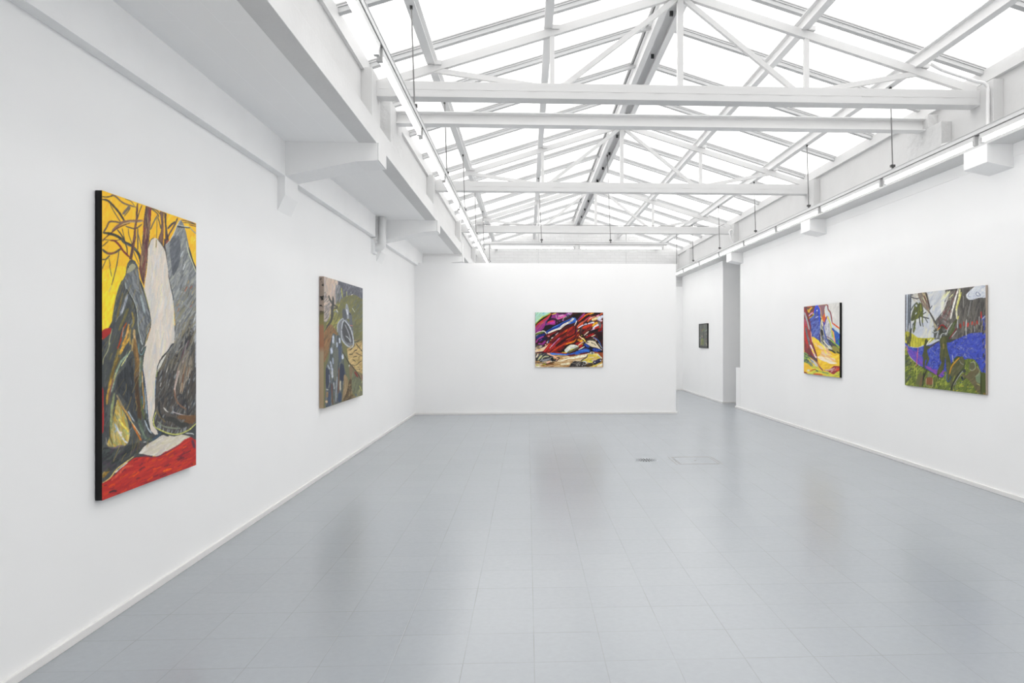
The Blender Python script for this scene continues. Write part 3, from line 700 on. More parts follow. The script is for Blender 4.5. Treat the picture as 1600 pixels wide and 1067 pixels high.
a.lines('''5e4a52 3 D600,840 D540,960 D510,1060 F480,160
a8938a 3.0 F560,0 F520,120 F470,190 F430,380 F410,480 F420,580
92775f 2.0 F590,0 F560,120 F535,240 F515,380 F510,520
c5b9ae 1.2 F470,250 F440,380 F405,500
6a4a38 2.2 F525,290 F515,400
b0987c 1.0 F480,540 F500,400
7f6650 1.6 F600,200 F570,320
7b5e4c 2.4 F400,490 F430,620 F480,690 F560,740
55504c 5 F200,600 F260,760 F380,840 F480,900
c9c6be 1.8 F265,720 F300,760 F325,775
b8aeb0 1.4 F380,775 F480,805 F560,825 F640,822
6b4f38 7 F450,840 F600,850 F680,840
6a4d36 6 F540,900 F640,900 F670,860
3b3c3a 8 F300,860 F400,880 F480,940 F590,940
7a8270 2.2 F190,900 F270,960 F400,985 F480,985
6c5f44 2.4 F170,750 F220,830 F290,910
2f3134 2.6 F210,640 F210,760 F250,860
c4c66a 2.0 F165,780 F135,870 F150,960 F220,1005 F330,1050 F450,1062 F590,1010 F690,925
34404c 1.3 F300,-10 F225,80 F175,200 F155,400 F150,600 F150,760 F122,880 F125,960 F200,1020 F320,1065
5a7fa8 1.2 F160,330 F158,460 F155,560
9aa246 1.0 F185,240 F172,330
3a4046 1.6 D330,50 D380,250 D395,330
c8c8be 1.0 B490,284 B440,360 B410,440 B350,545 B295,605
30343a 2.6 B445,372 B520,378 B610,388
b8b8b0 1.4 B450,350 B520,368 B600,380
9a9488 1.6 B610,388 B650,430 B690,465
6d3c3a 1.4 B600,350 B690,372
3d4044 2.4 B595,640 B640,800 B690,920 B695,990
c6c9a6 1.2 B560,560 B590,700 B640,830 B690,960
c8ccd2 1.2 D690,500 D660,620 D670,760 D690,900
9ea2a8 2.6 D690,560 D675,700 D680,860 D690,1000 F680,200
6e7278 1.4 D600,500 D480,700 D450,800
d0d0c8 1.0 F330,180 F300,270
cfcfc8 .9 F235,400 F220,450
aab0b4 2 B520,690 B490,760
c0c4c4 1.4 B550,850 B520,930''')
# left cloaked shape
lf = a.P('474a4b', 'A470,955 A510,975 C540,60 C560,200 C600,280 C650,430 C690,600 C725,740 C718,860 C660,980 E655,90 E625,220 E605,350 E640,560 E672,800 E685,1067 F90,1010 F130,1062 H130,350 H60,410 G700,330 G560,470 G480,492 G260,640 G160,770 G78,825 G78,-200 E78,300 E78,0 C85,1000 C190,925 C205,800 C240,560 C270,420 C330,270 C385,170 C400,60 A415,1000 A440,965', 1, False)
a.P('a82a2a', 'E80,615 E95,640 E105,1060 G105,20 G95,170 G80,190', 1, False); a.S('3d4042', 5, 'E118,500 E125,800 E130,1060 G120,160')
a.D(900, lf & (a.X > 163.5), '4a4e50 3d4042 585c5c 505448 44474a 606462', 74, 20, 2.6, .7, 8)
cloak = a.P('64686b', 'C415,135 C540,90 C575,250 C640,400 C715,740 C655,930 C605,1058 C560,900 C540,650 C470,470 C390,350 C370,240', 1)
a.D(260, cloak, '6d7174 595d60 7c8082 50545a 888c8e', 108, 18, 2.2, .75, 12)
a.P('9a987e', 'C440,45 C490,25 C520,70 C450,130 C400,145 C415,90'); a.S('5c604e', 2.0, 'C400,120 C410,60 C450,20 C510,20 C550,80')
a.S('15171a', 1.6, 'C418,62 C422,72'); a.S('3a4a78', 1.1, 'C490,0 C530,50 C550,90')
a.lines('''a9b2ac 1.3 C380,260 C400,350 C470,450 C520,560 C545,700 C555,860 C600,1055
34383a 2.2 C400,350 C470,480 C510,580 C530,700
2f3335 2.4 C575,260 C640,420 C700,640 C718,740
a8a880 1.0 C600,280 C655,430 C690,560
8f9a9c 3.4 C580,430 C610,540 C640,660
c4ae62 1.2 C718,860 C670,960 C645,1060
8f5a2c 1.2 C725,820 C700,900
a3b4be 1.2 C700,840 C660,930
555a50 3 C340,240 C280,420 C250,560 C215,780
9b6b3a 1.4 C340,450 C310,600
6c5f3c 3 C350,400 C310,560 C270,740
8a8f98 4 C410,420 C370,560 C320,680
c3c6ca 1.2 C365,560 C340,660
6a633e 4 C420,600 C370,720 C300,880
9c4a26 2.2 C400,780 C350,880 C320,1000 C305,1060
c99640 3.4 C430,800 C410,900 C380,1000 C340,1067
8c7c44 3 C470,640 C490,760 C470,840
bca070 4 C500,870 C500,960 C520,1060
9a8448 3.6 C450,860 C430,980 C460,1060
a8a67c 1.2 C210,860 C180,980 C170,1060 E180,60 E150,160 E100,250 E90,330
3a3f48 5 E95,40 E110,120
a33c22 2.2 E330,0 E300,80 E280,130
c49a40 4.4 E430,0 E360,100 E310,200
7a6a38 4 E300,120 E250,300 E200,480 E165,620
b9903c 3.2 E230,420 E190,560 E150,720 E140,840
6e5a2e 3 E300,240 E240,380 E200,520
d6d48c 1.6 E450,150 E400,240 E330,350
8aa08a 3 E440,180 E330,290 E270,420 E230,560 E200,680
e0dc94 1.4 E260,430 E220,560 E190,640
7e5050 2 E230,520 E190,660 E165,780
6f5636 7.5 E490,20 E520,180 E540,330 E520,560
86663c 4 E500,0 E540,200 E545,330
4b3a2c 6 E530,480 E535,680 E560,900 E570,1060
a08a5a 2.6 E480,0 E470,160
5d6a5a 4.5 E590,230 E585,420 E575,620
8e9488 1.6 E575,240 E570,480
6f9a9a 1 E560,60 E560,170 E600,205 E640,120
b0b8b8 1.4 E580,20 E610,80
a8b0b2 1.0 E590,160 E620,100
c69a50 1.4 E600,420 E610,620 E625,800 E620,900
d8c9a8 1.2 E610,480 E605,560
2f4a78 1.4 E610,380 E640,560 E660,760 E680,1000
8fa2b4 2.4 E640,620 E650,800 E660,960
4a7aa0 1.4 E600,740 E610,840
56603e 3 E590,760 E600,900 E640,1060
b87c40 2 E500,700 E520,820
9b8a68 3 E270,720 E340,860 E420,980 E460,1060
c09248 2 E330,860 E400,960 E450,1050
c7ccd0 1.4 E385,650 E440,750
aab4be 1.8 E420,930 E460,1000 E500,1060
8a9468 4 E240,700 E210,880 E200,1060 G195,120 G190,240''')
inn = a.P('35383b', 'E470,240 E490,420 E500,650 E520,800 E540,1060 E480,1000 E400,820 E300,700 E265,640 E290,480 E380,360', .85)
a.D(110, inn, '2e3134 3f4347 474b50', 100, 18, 2, .7)
gold = a.P('b99a48', 'G145,335 G190,200 G220,40 E250,900 E280,780 E330,880 E400,1020 G440,160 G435,250 G415,310 G370,345 G240,362', .9)
a.D(140, gold, 'c8a446 a88a3c 8f9a68 d8c070 6c7460 b8b088', 108, 16, 2.2, .8, 14)
a.lines('''e2cf5c 3 G300,0 G350,80 G410,150 G420,260
cfd2d0 3 G250,80 G300,170 G340,230
e8d8d0 3 G290,170 G340,180
c9ced4 2.6 G340,240 G380,290 G410,310
8aa0b4 2 G240,60 G270,120 G250,170
5b4a1e 1.6 G180,100 G185,220 G220,330
a8b470 2.6 G370,140 G420,200
cb6a20 2.4 G470,60 G530,170 G590,280
e0d0a0 1.2 G450,20 G520,120 G580,210
4d5a50 5 G560,0 G600,140 G640,240 G740,270
6b7a68 3 G560,60 G610,180 G660,260
2f3336 5 G640,0 G680,120 G720,200
aab4bc 2.4 F20,880 F60,980 F110,1050
2f3c58 1.2 F0,250 F30,480 F55,700 F70,880 F120,1050
d8dcd8 1.0 G620,300 G655,296
70606c 2.4 G140,360 G220,380 G300,350 G360,345
8f8a86 1.2 G130,240 G140,330
a58a50 2.4 G200,600 G120,670 G85,720
8a6c30 4 G190,640 G130,700 G90,750
d9c070 1.6 G490,485 G400,550 G300,620 G250,670 G180,760 G85,822
c9c4bc 2.0 G410,560 G320,630 G250,690''')
dk = a.mask('G90,380 G240,380 G380,350 G560,300 G660,320 G540,470 G460,490 G250,640 G90,660')
a.D(160, dk, '363a3c 42463f 2c3032 4c5250 4a3f48', 35, 16, 3, .75)
# pale shape in the middle
pale = a.P('cbc3b8', 'B140,517 B185,530 B240,600 B285,680 B305,790 B325,930 D330,40 D352,150 D385,290 D400,450 D410,650 D413,850 D400,885 D372,898 D330,970 D250,1050 F215,110 F180,200 F160,350 F152,560 F152,740 F122,880 F128,950 F200,1040 H190,325 H155,330 H100,280 F70,880 F50,600 F20,350 F0,240 E612,340 E628,215 E658,90 D12,930 D60,820 D100,680 D106,600 D85,480 D45,300 D15,200 B25,1060 B45,960 B58,800 B65,650 B100,545', 1, False)
a.D(420, pale, 'd2cabe c5bdb4 cfc8b4 d6cabd c0c0be d0c4b8', 84, 34, 3, .6, 6)
a.D(60, pale, 'd6d4aa b9bcc4 dcc8b8 c9ccd4', 82, 24, 1.8, .55, 7)
a.lines('''4b5058 1.0 B140,517 B100,545 B68,640
59594e 1.2 B185,530 B240,600 B290,690 B310,800
7a6a38 1.3 B172,540 B168,640
a8a468 1.0 D5,180 D45,320 D80,450
2b3036 1.2 D400,885 D370,900 D320,980 D240,1060
c98c50 1.2 D95,690 D50,820
5a8ab0 .9 D75,700 D40,820''')
# ground
rock = a.P('c6beb1', 'H275,325 H400,350 H500,325 H620,352 H530,400 H470,450 H400,490 H330,530 H270,555 H200,608 H140,600 H60,590 H0,575 H-60,570 H10,480 H80,435 H160,390 H215,350', 1, False)
a.D(110, rock, 'cfc8ba bdb6a6 c3bda0 d4d2cc b8b0a8', 30, 16, 3, .6)
red = a.P('b0302b', 'G78,828 G160,785 G260,700 G350,620 G430,550 G500,500 G570,487 G680,485 H60,602 H150,612 H200,608 H270,555 H330,530 H470,450 H540,390 H620,358 H700,400 H700,740 H0,980 G70,1070', 1, False)
a.D(520, red, 'b8332c a82c2c c23a2c 9c2a30 b0342f', 28, 20, 3, .7, 8)
a.D(36, red, '6e2434 5c2630 4e2434', 26, 10, 1.8, .8, 8); a.D(34, red, 'd2501e d8551c c84a24', 26, 10, 2.2, .8, 8)
a.lines('''8a3038 2 G350,620 G280,690 G230,740
c6503c 3.4 G480,600 G380,620 G300,700 G200,790
6b3348 1.6 H0,590 H80,610 H160,612 H210,600 H330,545 H480,450
3c2a30 2.6 G170,945 G220,925 G270,925
5a3040 4 H640,400 H670,500
4a484a 3 H560,320 H620,340 H660,370 H690,390
30343a 3 H190,300 H250,310 H330,345
c8ccc8 1.4 H550,310 H640,315 H660,330
e05a1c 3 H260,800 H320,775 H370,765
3e5060 3.5 H230,300 H190,350 H120,395''')
a.D(70, rf & (a.Y > 500) & (a.Y < 580), '8a8a84 6c6e70 50504e 7c7460', 72, 30, 2.2, .7, 8)
a.D(60, lf, '8c7a48 a08a4c 6b5a34', 72, 22, 1.4, .6, 10); a.D(40, lf & (a.X > 175), '9aa4aa b0b8ba 7f8a90', 70, 12, 1.0, .6, 12)
painting(A1, (-2.24, 4.308, 1.468), (0, 1, 0), 1.046, 1.608, .038,
         'tall canvas of cloaked shapes under bare branches, yellow sky, red ground', M['black'], 'matte black side of the canvas')

# ---- 2: narrow looking canvas, horse rider shapes and ochre ground
k = 9.7
A2 = Art([(504.2, 431.5), (566.6, 449.8), (567.4, 616.8), (505.4, 635.5)], 190, 300, dict(A=(490, 425, k), B=(490, 530, k)), 2, '6c6b48')
a = A2
g = a.mask('A370,350 A740,330 A740,1067 A500,1067 A150,900 A300,500'); a.D(420, g, '6a6a42 74734e 5e6044 7d7a48 666a58', 50, 8, 2.4, .7, 25)
a.D(50, g & (a.X < 530), '94904a a09a52', 60, 9, 2, .7); a.D(40, a.mask('A590,450 A740,450 A740,900 A600,800'), '5a5f5a 6a7068', 60, 8, 2, .6)
p = a.P('5a5c64', 'A350,120 A740,230 A745,400 A620,340 A480,360 A400,400 A360,300', 1); a.D(160, p, '565862 6a6c74 484a52 7c7e84 5a5864', 80, 8, 2, .7, 25)
p = a.P('bba898', 'A140,60 A360,130 A350,330 A320,500 A290,560 A230,640 A180,740 A145,735', 1, False); a.D(160, p, 'c0ab9a b09c90 c8b8a6 9d958e a89cA0', 84, 16, 1.8, .7, 8)
a.D(60, a.mask('A140,300 A200,360 A250,520 A210,660 A150,720') & p, '6a6a6c 808082 55565a', 40, 8, 1, .7)
p = a.mask('A330,200 A420,240 A400,420 A340,520 A320,440'); a.D(60, p, '55585e 7c8084 6a6c74 9a9a98', 75, 12, 1.4, .8, 8)
a.lines('''9a9a4c 1.8 A410,240 A430,380
8a8c64 1.6 A490,290 A498,370
e4dcd8 .8 A560,345 A590,330
c9c9b4 .8 A580,540 A620,600
4a4a46 2.8 A215,350 A225,390 A250,440 A290,490 A345,520
3c3c3b 3.4 A280,370 A285,450 A275,560 A270,660 A250,740 A210,800 A185,870 A160,900
454544 4.0 A270,500 A265,600 A265,680
3a3a3a 1.8 A300,540 A340,540 A350,510
73777c 2.0 A300,590 A340,590 A355,620
c8c8c4 1.2 A330,560 A360,600
8e8c8e 1.6 A145,735 A185,735 A230,650''')
a.lines('''c9b98c 2 A245,560 A235,700''', .5)
p = a.P('866444', 'A250,785 A320,870 A370,970 A400,1067 B300,0 B240,140 B190,260 B150,330 B140,100 A140,940 A180,860', 1); a.D(120, p, '8a6444 6f5238 9a7850 5c4a38 7a6a4c', 70, 8, 1.6, .7)
p = a.P('b39a6a', 'B500,120 B620,60 B740,0 B745,520 B640,470 B560,370 B520,300', 1, False); a.D(120, p, 'bca26e a98e5c c4ae7c 9c8656', 30, 8, 2, .7)
a.P('6a6a50', 'A600,1010 A745,1010 B745,30 B620,50 B560,120 B480,140 A560,1060', 1, False); a.D(40, a.mask('A610,1010 A745,1020 B745,40 B640,40'), 'c4b080 4a4638 8a7c54', 20, 6, 1.2, .8)
a.lines('''2e2a20 1.4 B520,160 B560,150 B600,110 B620,70
2e2a20 1.6 B540,220 B580,220 B620,170 B660,155
3a3426 1.2 B600,270 B640,255 B700,280
3a3426 1.2 B580,380 B640,390 B700,340 B740,320
2e2a20 1.4 B640,60 B690,120 B740,180
4a4230 1.4 B640,460 B690,450 B740,460
3a3426 1 B590,300 B640,330
3a3426 1 B640,200 B700,230 B740,250
4a4230 1 B650,410 B700,420''')
# grey rider shapes
a.P('707378', 'A350,860 A360,770 A420,700 A480,700 A560,800 A600,900 A600,1040 B600,100 B560,120 B480,60 B430,0 A400,1000', 1)
a.P('4a4b4e', 'A430,760 A500,740 A560,860 A590,980 A590,1067 B570,50 B500,40 B460,-20 A430,900')
a.P('8a8e94', 'A490,470 A525,540 A540,680 A500,700 A470,600'); a.P('54575c', 'A430,570 A470,560 A500,690 A440,710'); a.P('606468', 'A530,620 A570,640 A590,800 A590,880 A550,830')
a.lines('''aab0b6 2.0 A420,860 A430,770 A460,730 A520,790 A570,890 A598,1010 B600,90 B560,115 B500,85 B440,20 A420,980 A415,880
9aa0a6 1.8 A355,900 A360,780 A420,705 A450,710
8c9094 1.6 A470,790 A520,900 A570,1050
c0c4ca 2.0 A495,560 A510,640
a4a8ac 1.4 A480,960 A530,1000 A560,1060
c0706a 1.2 A545,800 A590,810
2a2a2c 1.4 A535,620 A555,640
8e9296 2.6 A490,480 A495,510''')
a.D(60, p, 'c4ae72 8c7648', 30, 6, 1.2, .8, 30)
fig = a.P('545a5e', 'A280,930 A340,950 A400,960 B420,60 B450,200 B500,220 B540,400 B560,620 B520,600 B470,520 B450,800 B430,930 B300,970 B180,1010 B175,760 B180,560 B175,420 B220,280 B230,120', 1)
a.D(420, fig, '4c5058 5c625a 3e4450 6c706c 58604c 3a4250 787c7c', 87, 16, 1.6, .8, 5)
a.P('66694f', 'B460,200 B500,220 B535,400 B560,600 B530,620 B480,480 B455,350'); a.P('353b4c', 'B180,430 B225,460 B230,640 B200,730 B178,650'); a.P('2f3648', 'B400,370 B455,400 B465,600 B395,590'); a.P('4a5468', 'B370,100 B415,120 B415,300 B385,330')
a.P('646860', 'B310,130 B365,150 B360,400 B345,600 B300,590 B300,360')
a.lines('''aeb6c4 3.4 B262,120 B268,210
b0b8c4 3.0 A290,950 A290,1050 B295,50
a6aebc 2.8 B345,40 B350,110
b8c0cc 2.6 A385,990 B390,50
b4bcc8 3.0 B440,220 B435,290
a0a6b4 2.8 B245,320 B265,400 B280,480
9aa2ac 2.6 B205,380 B240,440
cfd2d6 1.4 B538,370 B540,410
8a94a8 2 B285,270 B290,360
b0b4ba 2.8 B275,470 B280,570
6d4230 1.4 B380,420 B378,600 B370,800
6a4030 1.4 B270,660 B275,800 B285,970
8a9098 1.8 B350,560 B340,760 B335,930
b0ac98 2.2 B405,620 B400,760
3c4a64 3 B240,780 B240,990
34425a 5 B400,800 B390,930
3c4454 3 B210,980 B190,1010
b8b8b4 1.6 B185,740 B215,750
8a7050 3 B200,780 B200,860
c0a884 3.4 B190,910 B195,940
9aa0a0 2 B300,640 B310,740
7d8494 1.6 B230,520 B240,640''')
p = a.P('8a7656', 'B460,530 B520,600 B500,800 B450,900 B430,920 B450,700', 1); a.D(30, p, '9a8664 7a6a50', 80, 10, 1.6, .7)
p = a.P('57492f', 'B540,620 B590,560 B590,820 B640,860 B560,900 B440,925 B490,820 B520,700', 1); a.D(70, p, '3a3024 6d5c40 8a7858 4a3a2c', 50, 6, 1.6, .8, 40)
p = a.P('6d6d58', 'B740,560 B745,830 B700,850 B640,850', 1); a.D(20, p, '8a8c6a 5c5548 a0a070', 70, 7, 1.6, .8)
a.P('78664e', 'B540,400 B600,450 B580,600 B550,560'); a.P('7a6a50', 'B620,470 B745,540 B745,620 B700,600')
p = a.P('62664e', 'B600,470 B640,520 B690,570 B725,620 B715,700 B680,780 B650,850 B610,820 B580,740 B580,560', 1); a.D(60, p, '6a6e56 585c4a 74785c', 75, 8, 2, .7)
a.lines('''7a1e20 2.2 B625,490 B650,530 B670,565
3a2c28 1.4 B550,360 B600,420 B660,500 B720,600
3c342c 1.4 B430,180 B520,330 B540,380
a2a45a 1.4 B700,700 B735,780
4c5a70 2 B640,830 B655,850
6a3434 1.2 B740,540 B745,600''')
side2 = mat('raw_painted_canvas_side', (.45, .36, .28), .7)
nn = N(side2, 'ShaderNodeTexNoise'); nn.inputs['Scale'].default_value = 16; nn.inputs['Detail'].default_value = 5
sp = N(side2, 'ShaderNodeSeparateXYZ'); L(side2, geo_pos(side2), nn.inputs['Vector']); L(side2, geo_pos(side2), sp.inputs[0])
rp = N(side2, 'ShaderNodeValToRGB'); e = rp.color_ramp.elements
mrr = N(side2, 'ShaderNodeMapRange'); mrr.inputs['From Min'].default_value = .76; mrr.inputs['From Max'].default_value = 2.18; L(side2, sp.outputs['Z'], mrr.inputs['Value']); L(side2, mrr.outputs[0], rp.inputs[0])
e[0].position = 0; e[0].color = (.40, .30, .19, 1); e[1].position = 1; e[1].color = (.36, .28, .23, 1)
for ps, cc in ((.42, (.42, .33, .22)), (.47, (.38, .18, .10)), (.62, (.38, .20, .12)), (.64, (.27, .24, .10)), (.72, (.22, .20, .09)), (.74, (.40, .31, .25)), (.84, (.30, .24, .2))):
    q = e.new(ps); q.color = (*cc, 1)
mk = N(side2, 'ShaderNodeMapRange'); mk.inputs['From Min'].default_value = .54; mk.inputs['From Max'].default_value = .60; L(side2, nn.outputs[0], mk.inputs['Value'])
mk2 = N(side2, 'ShaderNodeMapRange'); mk2.inputs['From Min'].default_value = 1.75; mk2.inputs['From Max'].default_value = 1.82; L(side2, sp.outputs['Z'], mk2.inputs['Value'])
mu = N(side2, 'ShaderNodeMath', operation='MULTIPLY'); L(side2, mk.outputs[0], mu.inputs[0]); L(side2, mk2.outputs[0], mu.inputs[1])
mxx = N(side2, 'ShaderNodeMix', data_type='RGBA'); L(side2, mu.outputs[0], mxx.inputs[0]); L(side2, rp.outputs[0], mxx.inputs[6]); mxx.inputs[7].default_value = (.02, .02, .02, 1); L(side2, mxx.outputs[2], bsdf(side2).inputs['Base Color'])
painting(A2, (-2.24, 8.66, 1.467), (0, 1, 0), 1.81, 1.42, .050,
         'canvas on the left wall with a grey silhouette, blue clad crowd and ochre folds', side2, 'painted tan and brown side of the canvas')

# ---- 3: canvas on the free standing wall
k = 21.34
A3 = Art([(836.4, 487.9), (943.0, 487.9), (943.6, 573.6), (836.8, 573.4)], 270, 216, dict(A=(830, 482, k), B=(885, 482, k), C=(830, 527, k), D=(885, 527, k), Z=(825, 475, 9.7)), 3, '3a1a1a')
a = A3
allm = a.mask('Z100,100 Z1160,100 Z1160,970 Z100,970', False)
a.D(200, allm, '2a1416 1c1416 4a1c1c 38201c', 40, 14, 2.4, .8, 8)
redz = a.mask('Z230,720 Z320,560 Z520,420 Z700,330 Z760,450 Z560,620 Z540,690 Z350,740', True)
a.P('6e1f1e', 'Z230,720 Z320,560 Z520,420 Z700,330 Z740,430 Z700,520 Z560,620 Z540,690 Z350,740')
a.D(260, redz, '8a2220 5a1a1c a02824 42181c b0301f', 46, 14, 1.6, .8, 6)
a.lines('''c23030 2.0 Z250,720 Z340,620 Z480,510
a82c28 2.6 Z300,720 Z400,640 Z520,570
c8451c 1.4 Z350,735 Z440,670 Z560,600 Z680,560
e8702a 1.2 Z225,715 Z280,640 Z330,590
d0541c 1.6 Z535,450 Z560,430 Z600,380
c75a2a 1 Z480,520 Z520,470 Z560,430
c070a0 1.6 Z360,640 Z420,570 Z480,510
e0b0b0 1.0 Z330,670 Z370,620
3a1616 2.6 Z360,600 Z480,500 Z600,420
2a1214 3.0 Z420,640 Z560,540 Z700,470''')
p = a.P('9fc6b4', 'A140,125 A650,125 A560,210 A400,270 A250,400 A140,490', 1, False); a.D(60, p, 'a8d4cc 8abfae c0dccc 7ab09a a0c8a0 6aa8b4', 45, 6, 1.4, .8)
a.P('86307a', 'A145,600 A250,500 A400,360 A560,270 A700,180 A1180,130 A1200,230 A1000,330 A880,400 A850,530 A560,540 A400,680 A300,760 A150,800', 1)
m = a.mask('A145,600 A400,360 A640,230 A640,400 A480,520 A300,700 A150,800'); a.D(60, m, 'a03a6c 8c3c8c b04858 7c2c6a', 46, 8, 1.6, .8, 6)
a.lines('''aab430 1.7 A650,150 A540,215 A400,285 A300,360 A150,510
d0c038 1.2 A400,250 A310,340
1e2420 2.4 A560,240 A400,330 A260,440 A145,580
c83c28 1.7 A150,620 A230,510 A400,390 A560,280 A660,180
b85a48 2.0 A300,540 A400,440
d8c04a 1.4 A690,195 A760,175 A840,150
1c1a20 2.4 A570,400 A640,290 A680,200
1a1a1c 2.6 A520,470 A540,420 A640,360 A740,345 A850,375 A880,430
2c3c70 1.4 A545,610 A500,570 A490,480 A520,410
a0a0a0 1.4 A540,560 A580,590
181618 2.2 A830,400 A830,500
b43a9a 4.6 A620,470 A700,455 A790,440
c8384a 2.0 A560,480 A600,440 A760,400
c85a9c 3.6 A880,330 A1000,290 A1160,230
c8b0b8 1.6 A900,250 A1000,230 A1080,210
b8a8a0 .9 A830,210 A850,320 A890,360
281c24 3.4 A900,150 A1040,140 A1160,150
2a2028 2.4 A800,330 A860,400 A900,400
2c2830 5.0 A900,430 A1040,400 A1160,320 A1270,260
d070c0 1.0 A940,410 A960,420
d070c0 1.4 A1040,390 A1090,380
c8b4a0 1.0 A1060,350 A1120,290 A1200,270
8a6a90 3.8 A1210,170 A1330,140 A1280,210
c890d0 1.4 A1230,160 A1290,180
5c68a0 1.0 A1190,180 A1250,250''')
a.P('201a20', 'A490,560 A760,540 A900,470 A1000,440 A640,680 A490,780 A400,740 A300,760 A420,660')
a.P('7a2020', 'A540,870 A900,740 A900,760 A700,930 A560,950'); a.P('2f6a3c', 'A150,830 A400,760 A420,800 A160,880')
a.P('2450a8', 'A490,770 A700,640 A1000,480 A1387,290 B200,280 B330,330 B320,440 B180,500 B0,530 A1200,530 A1000,620 A560,820')
a.P('ded8c8', 'A560,830 A580,780 A800,680 A920,640 A1060,520 A1200,440 A1387,340 B160,340 B240,300 B270,340 B200,400 B80,470 A1330,460 A1180,530 A1060,620 A960,700 A860,720 A640,810', 1)
a.lines('''1a2a6a 1.6 A520,790 A700,680 A900,600 A1050,500 A1300,390
4a7cc8 1.0 A700,640 A900,540
b8b4b0 1.6 A900,650 A1040,600 A1180,480
a09c98 2 A1240,460 A1387,400 B100,440
e8e0d4 1.4 A150,830 A250,780 A420,745 A480,790 A520,850
3a6ab8 2.0 B200,290 B290,320 B310,430
2a60b0 1.4 B230,400 B280,400
5a6a30 2.8 A160,860 A260,820 A400,785
b0a8b8 1.2 A170,910 A260,880
203078 3.6 A200,930 A350,890 A460,850
28306a 4 A170,980 A280,930
a03a8c 2.2 A200,1060 A300,980 A420,930
28244c 5 A320,1040 A480,980
e0a0b0 1.2 A560,920 A620,910
d8b8c0 1.6 A660,1000 A760,920 A900,800
14141a 2.0 A600,1040 A760,880 A960,720
1c1418 4 A640,960 A800,860
d070b0 1.2 A860,1060 A960,970
8c3080 3.2 C240,210 C380,220 C480,110
a03a90 2.2 C170,170 C220,80 C340,20
1c1c38 4 C240,110 C400,60 C540,20
4a3a78 2 C280,120 C360,60
e0d4cc 2.6 C530,185 C590,120
d8d0cc 1.6 C470,250 C500,240
243a68 2 C570,190 C600,80
d8c8c0 1.6 C680,30 C730,0
b0c04a 1.2 C640,90 C670,90''')
a.P('38343a', 'C155,240 C300,230 C400,260 C420,330 C280,350 C155,370'); a.D(14, a.mask('C155,300 C420,260 C420,340 C155,380'), 'd0a868 a08c78 c0b0a0', 20, 3, 1.8, .9)
a.P('d8c0a0', 'C155,400 C300,370 C420,320 C560,250 C500,340 C400,450 C280,480 C155,500', 1); a.P('d8a858', 'C240,400 C330,385 C320,420 C240,430')
# lower ground
gr = a.P('b08a5c', 'Z115,740 Z420,740 Z620,780 Z900,740 Z1140,740 Z1145,960 Z110,960', 1, False)
a.D(240, gr, 'c8a474 9a7040 dccaa4 7c5428 e0d4b8 c09a60', 8, 14, 1.6, .8, 8)
a.lines('''3a1a30 1.6 C150,520 C300,490 C500,510
3c70c8 3.0 C640,530 C760,550 C900,545 C1080,565 C1240,565
2c60c0 2.6 D0,560 D120,570 D300,520 D480,500
a82a24 1.8 C820,510 C1000,515 C1200,540
c8b83a 1.4 C1010,490 C1200,510
5a2028 2.6 D60,600 D200,590 D400,550 D700,530
e0a878 1.2 D300,560 D450,545
e4dcc4 4.0 D160,700 D400,650 D620,610 D700,580
e0d8c0 2 C950,800 C1200,720 C1387,680
d8d0b4 3 C1000,900 C1200,880 C1300,860
6b4426 1.6 C380,930 C560,890 C760,900
3c2818 2 C480,900 C600,860 C780,830
d8d0b8 3 C160,960 C320,950''')
p = a.P('3c3c3e', 'C155,560 C240,540 C380,520 C520,520 C640,570 C740,640 C760,720 C840,720 C860,790 C700,800 C640,770 C480,800 C330,820 C260,770 C200,790 C155,760', 1)
a.D(60, p, '55565a 2a2a2c 8a8a84 6a6c70 1c1c1e', 30, 7, 1.4, .85)
a.lines('''d0d09a 1.6 C230,750 C300,650 C350,590
c8c890 1.2 C260,740 C370,610
d8c8b0 2.2 C180,660 C240,550
b0b088 1.8 C350,700 C460,640 C590,630
8a8c94 2.2 C360,780 C480,750 C600,730
b0b4b8 1.0 C300,780 C400,700
e0a890 1.8 C540,520 C640,580 C760,620 C850,680 C930,690 C840,780
1e1e20 1.2 C860,670 C950,680 C900,740 C850,800
16161a 3.0 C680,700 C740,730
e0e0e0 1.2 C660,790 C690,790''')
for x, c_ in ((180, 'e0dcd0'), (250, '9aa0b0'), (320, 'e8d8a0'), (400, 'e0c8b0'), (480, 'd8d8c0')):
    a.S('1c1c20', 4.2, 'C%d,850 C%d,855' % (x, x + 4)); a.S(c_, 1.6, 'C%d,850 C%d,855' % (x, x + 2))
a.S('a8b434', 1.2, 'C170,925 C260,920'); a.S('a8b434', 1.2, 'C400,900 C500,885'); a.S('e0b0a0', 2.2, 'C520,850 C640,800')
p = a.P('d0d0bc', 'D0,350 D130,250 D320,250 D420,310 D280,380 D120,440 D40,500 C1140,480 C1120,400 C1220,330', 1)
a.D(24, p, 'dcdcd0 b8c0c4 a8acb0 e4e4d4', 40, 7, 1.4, .8)
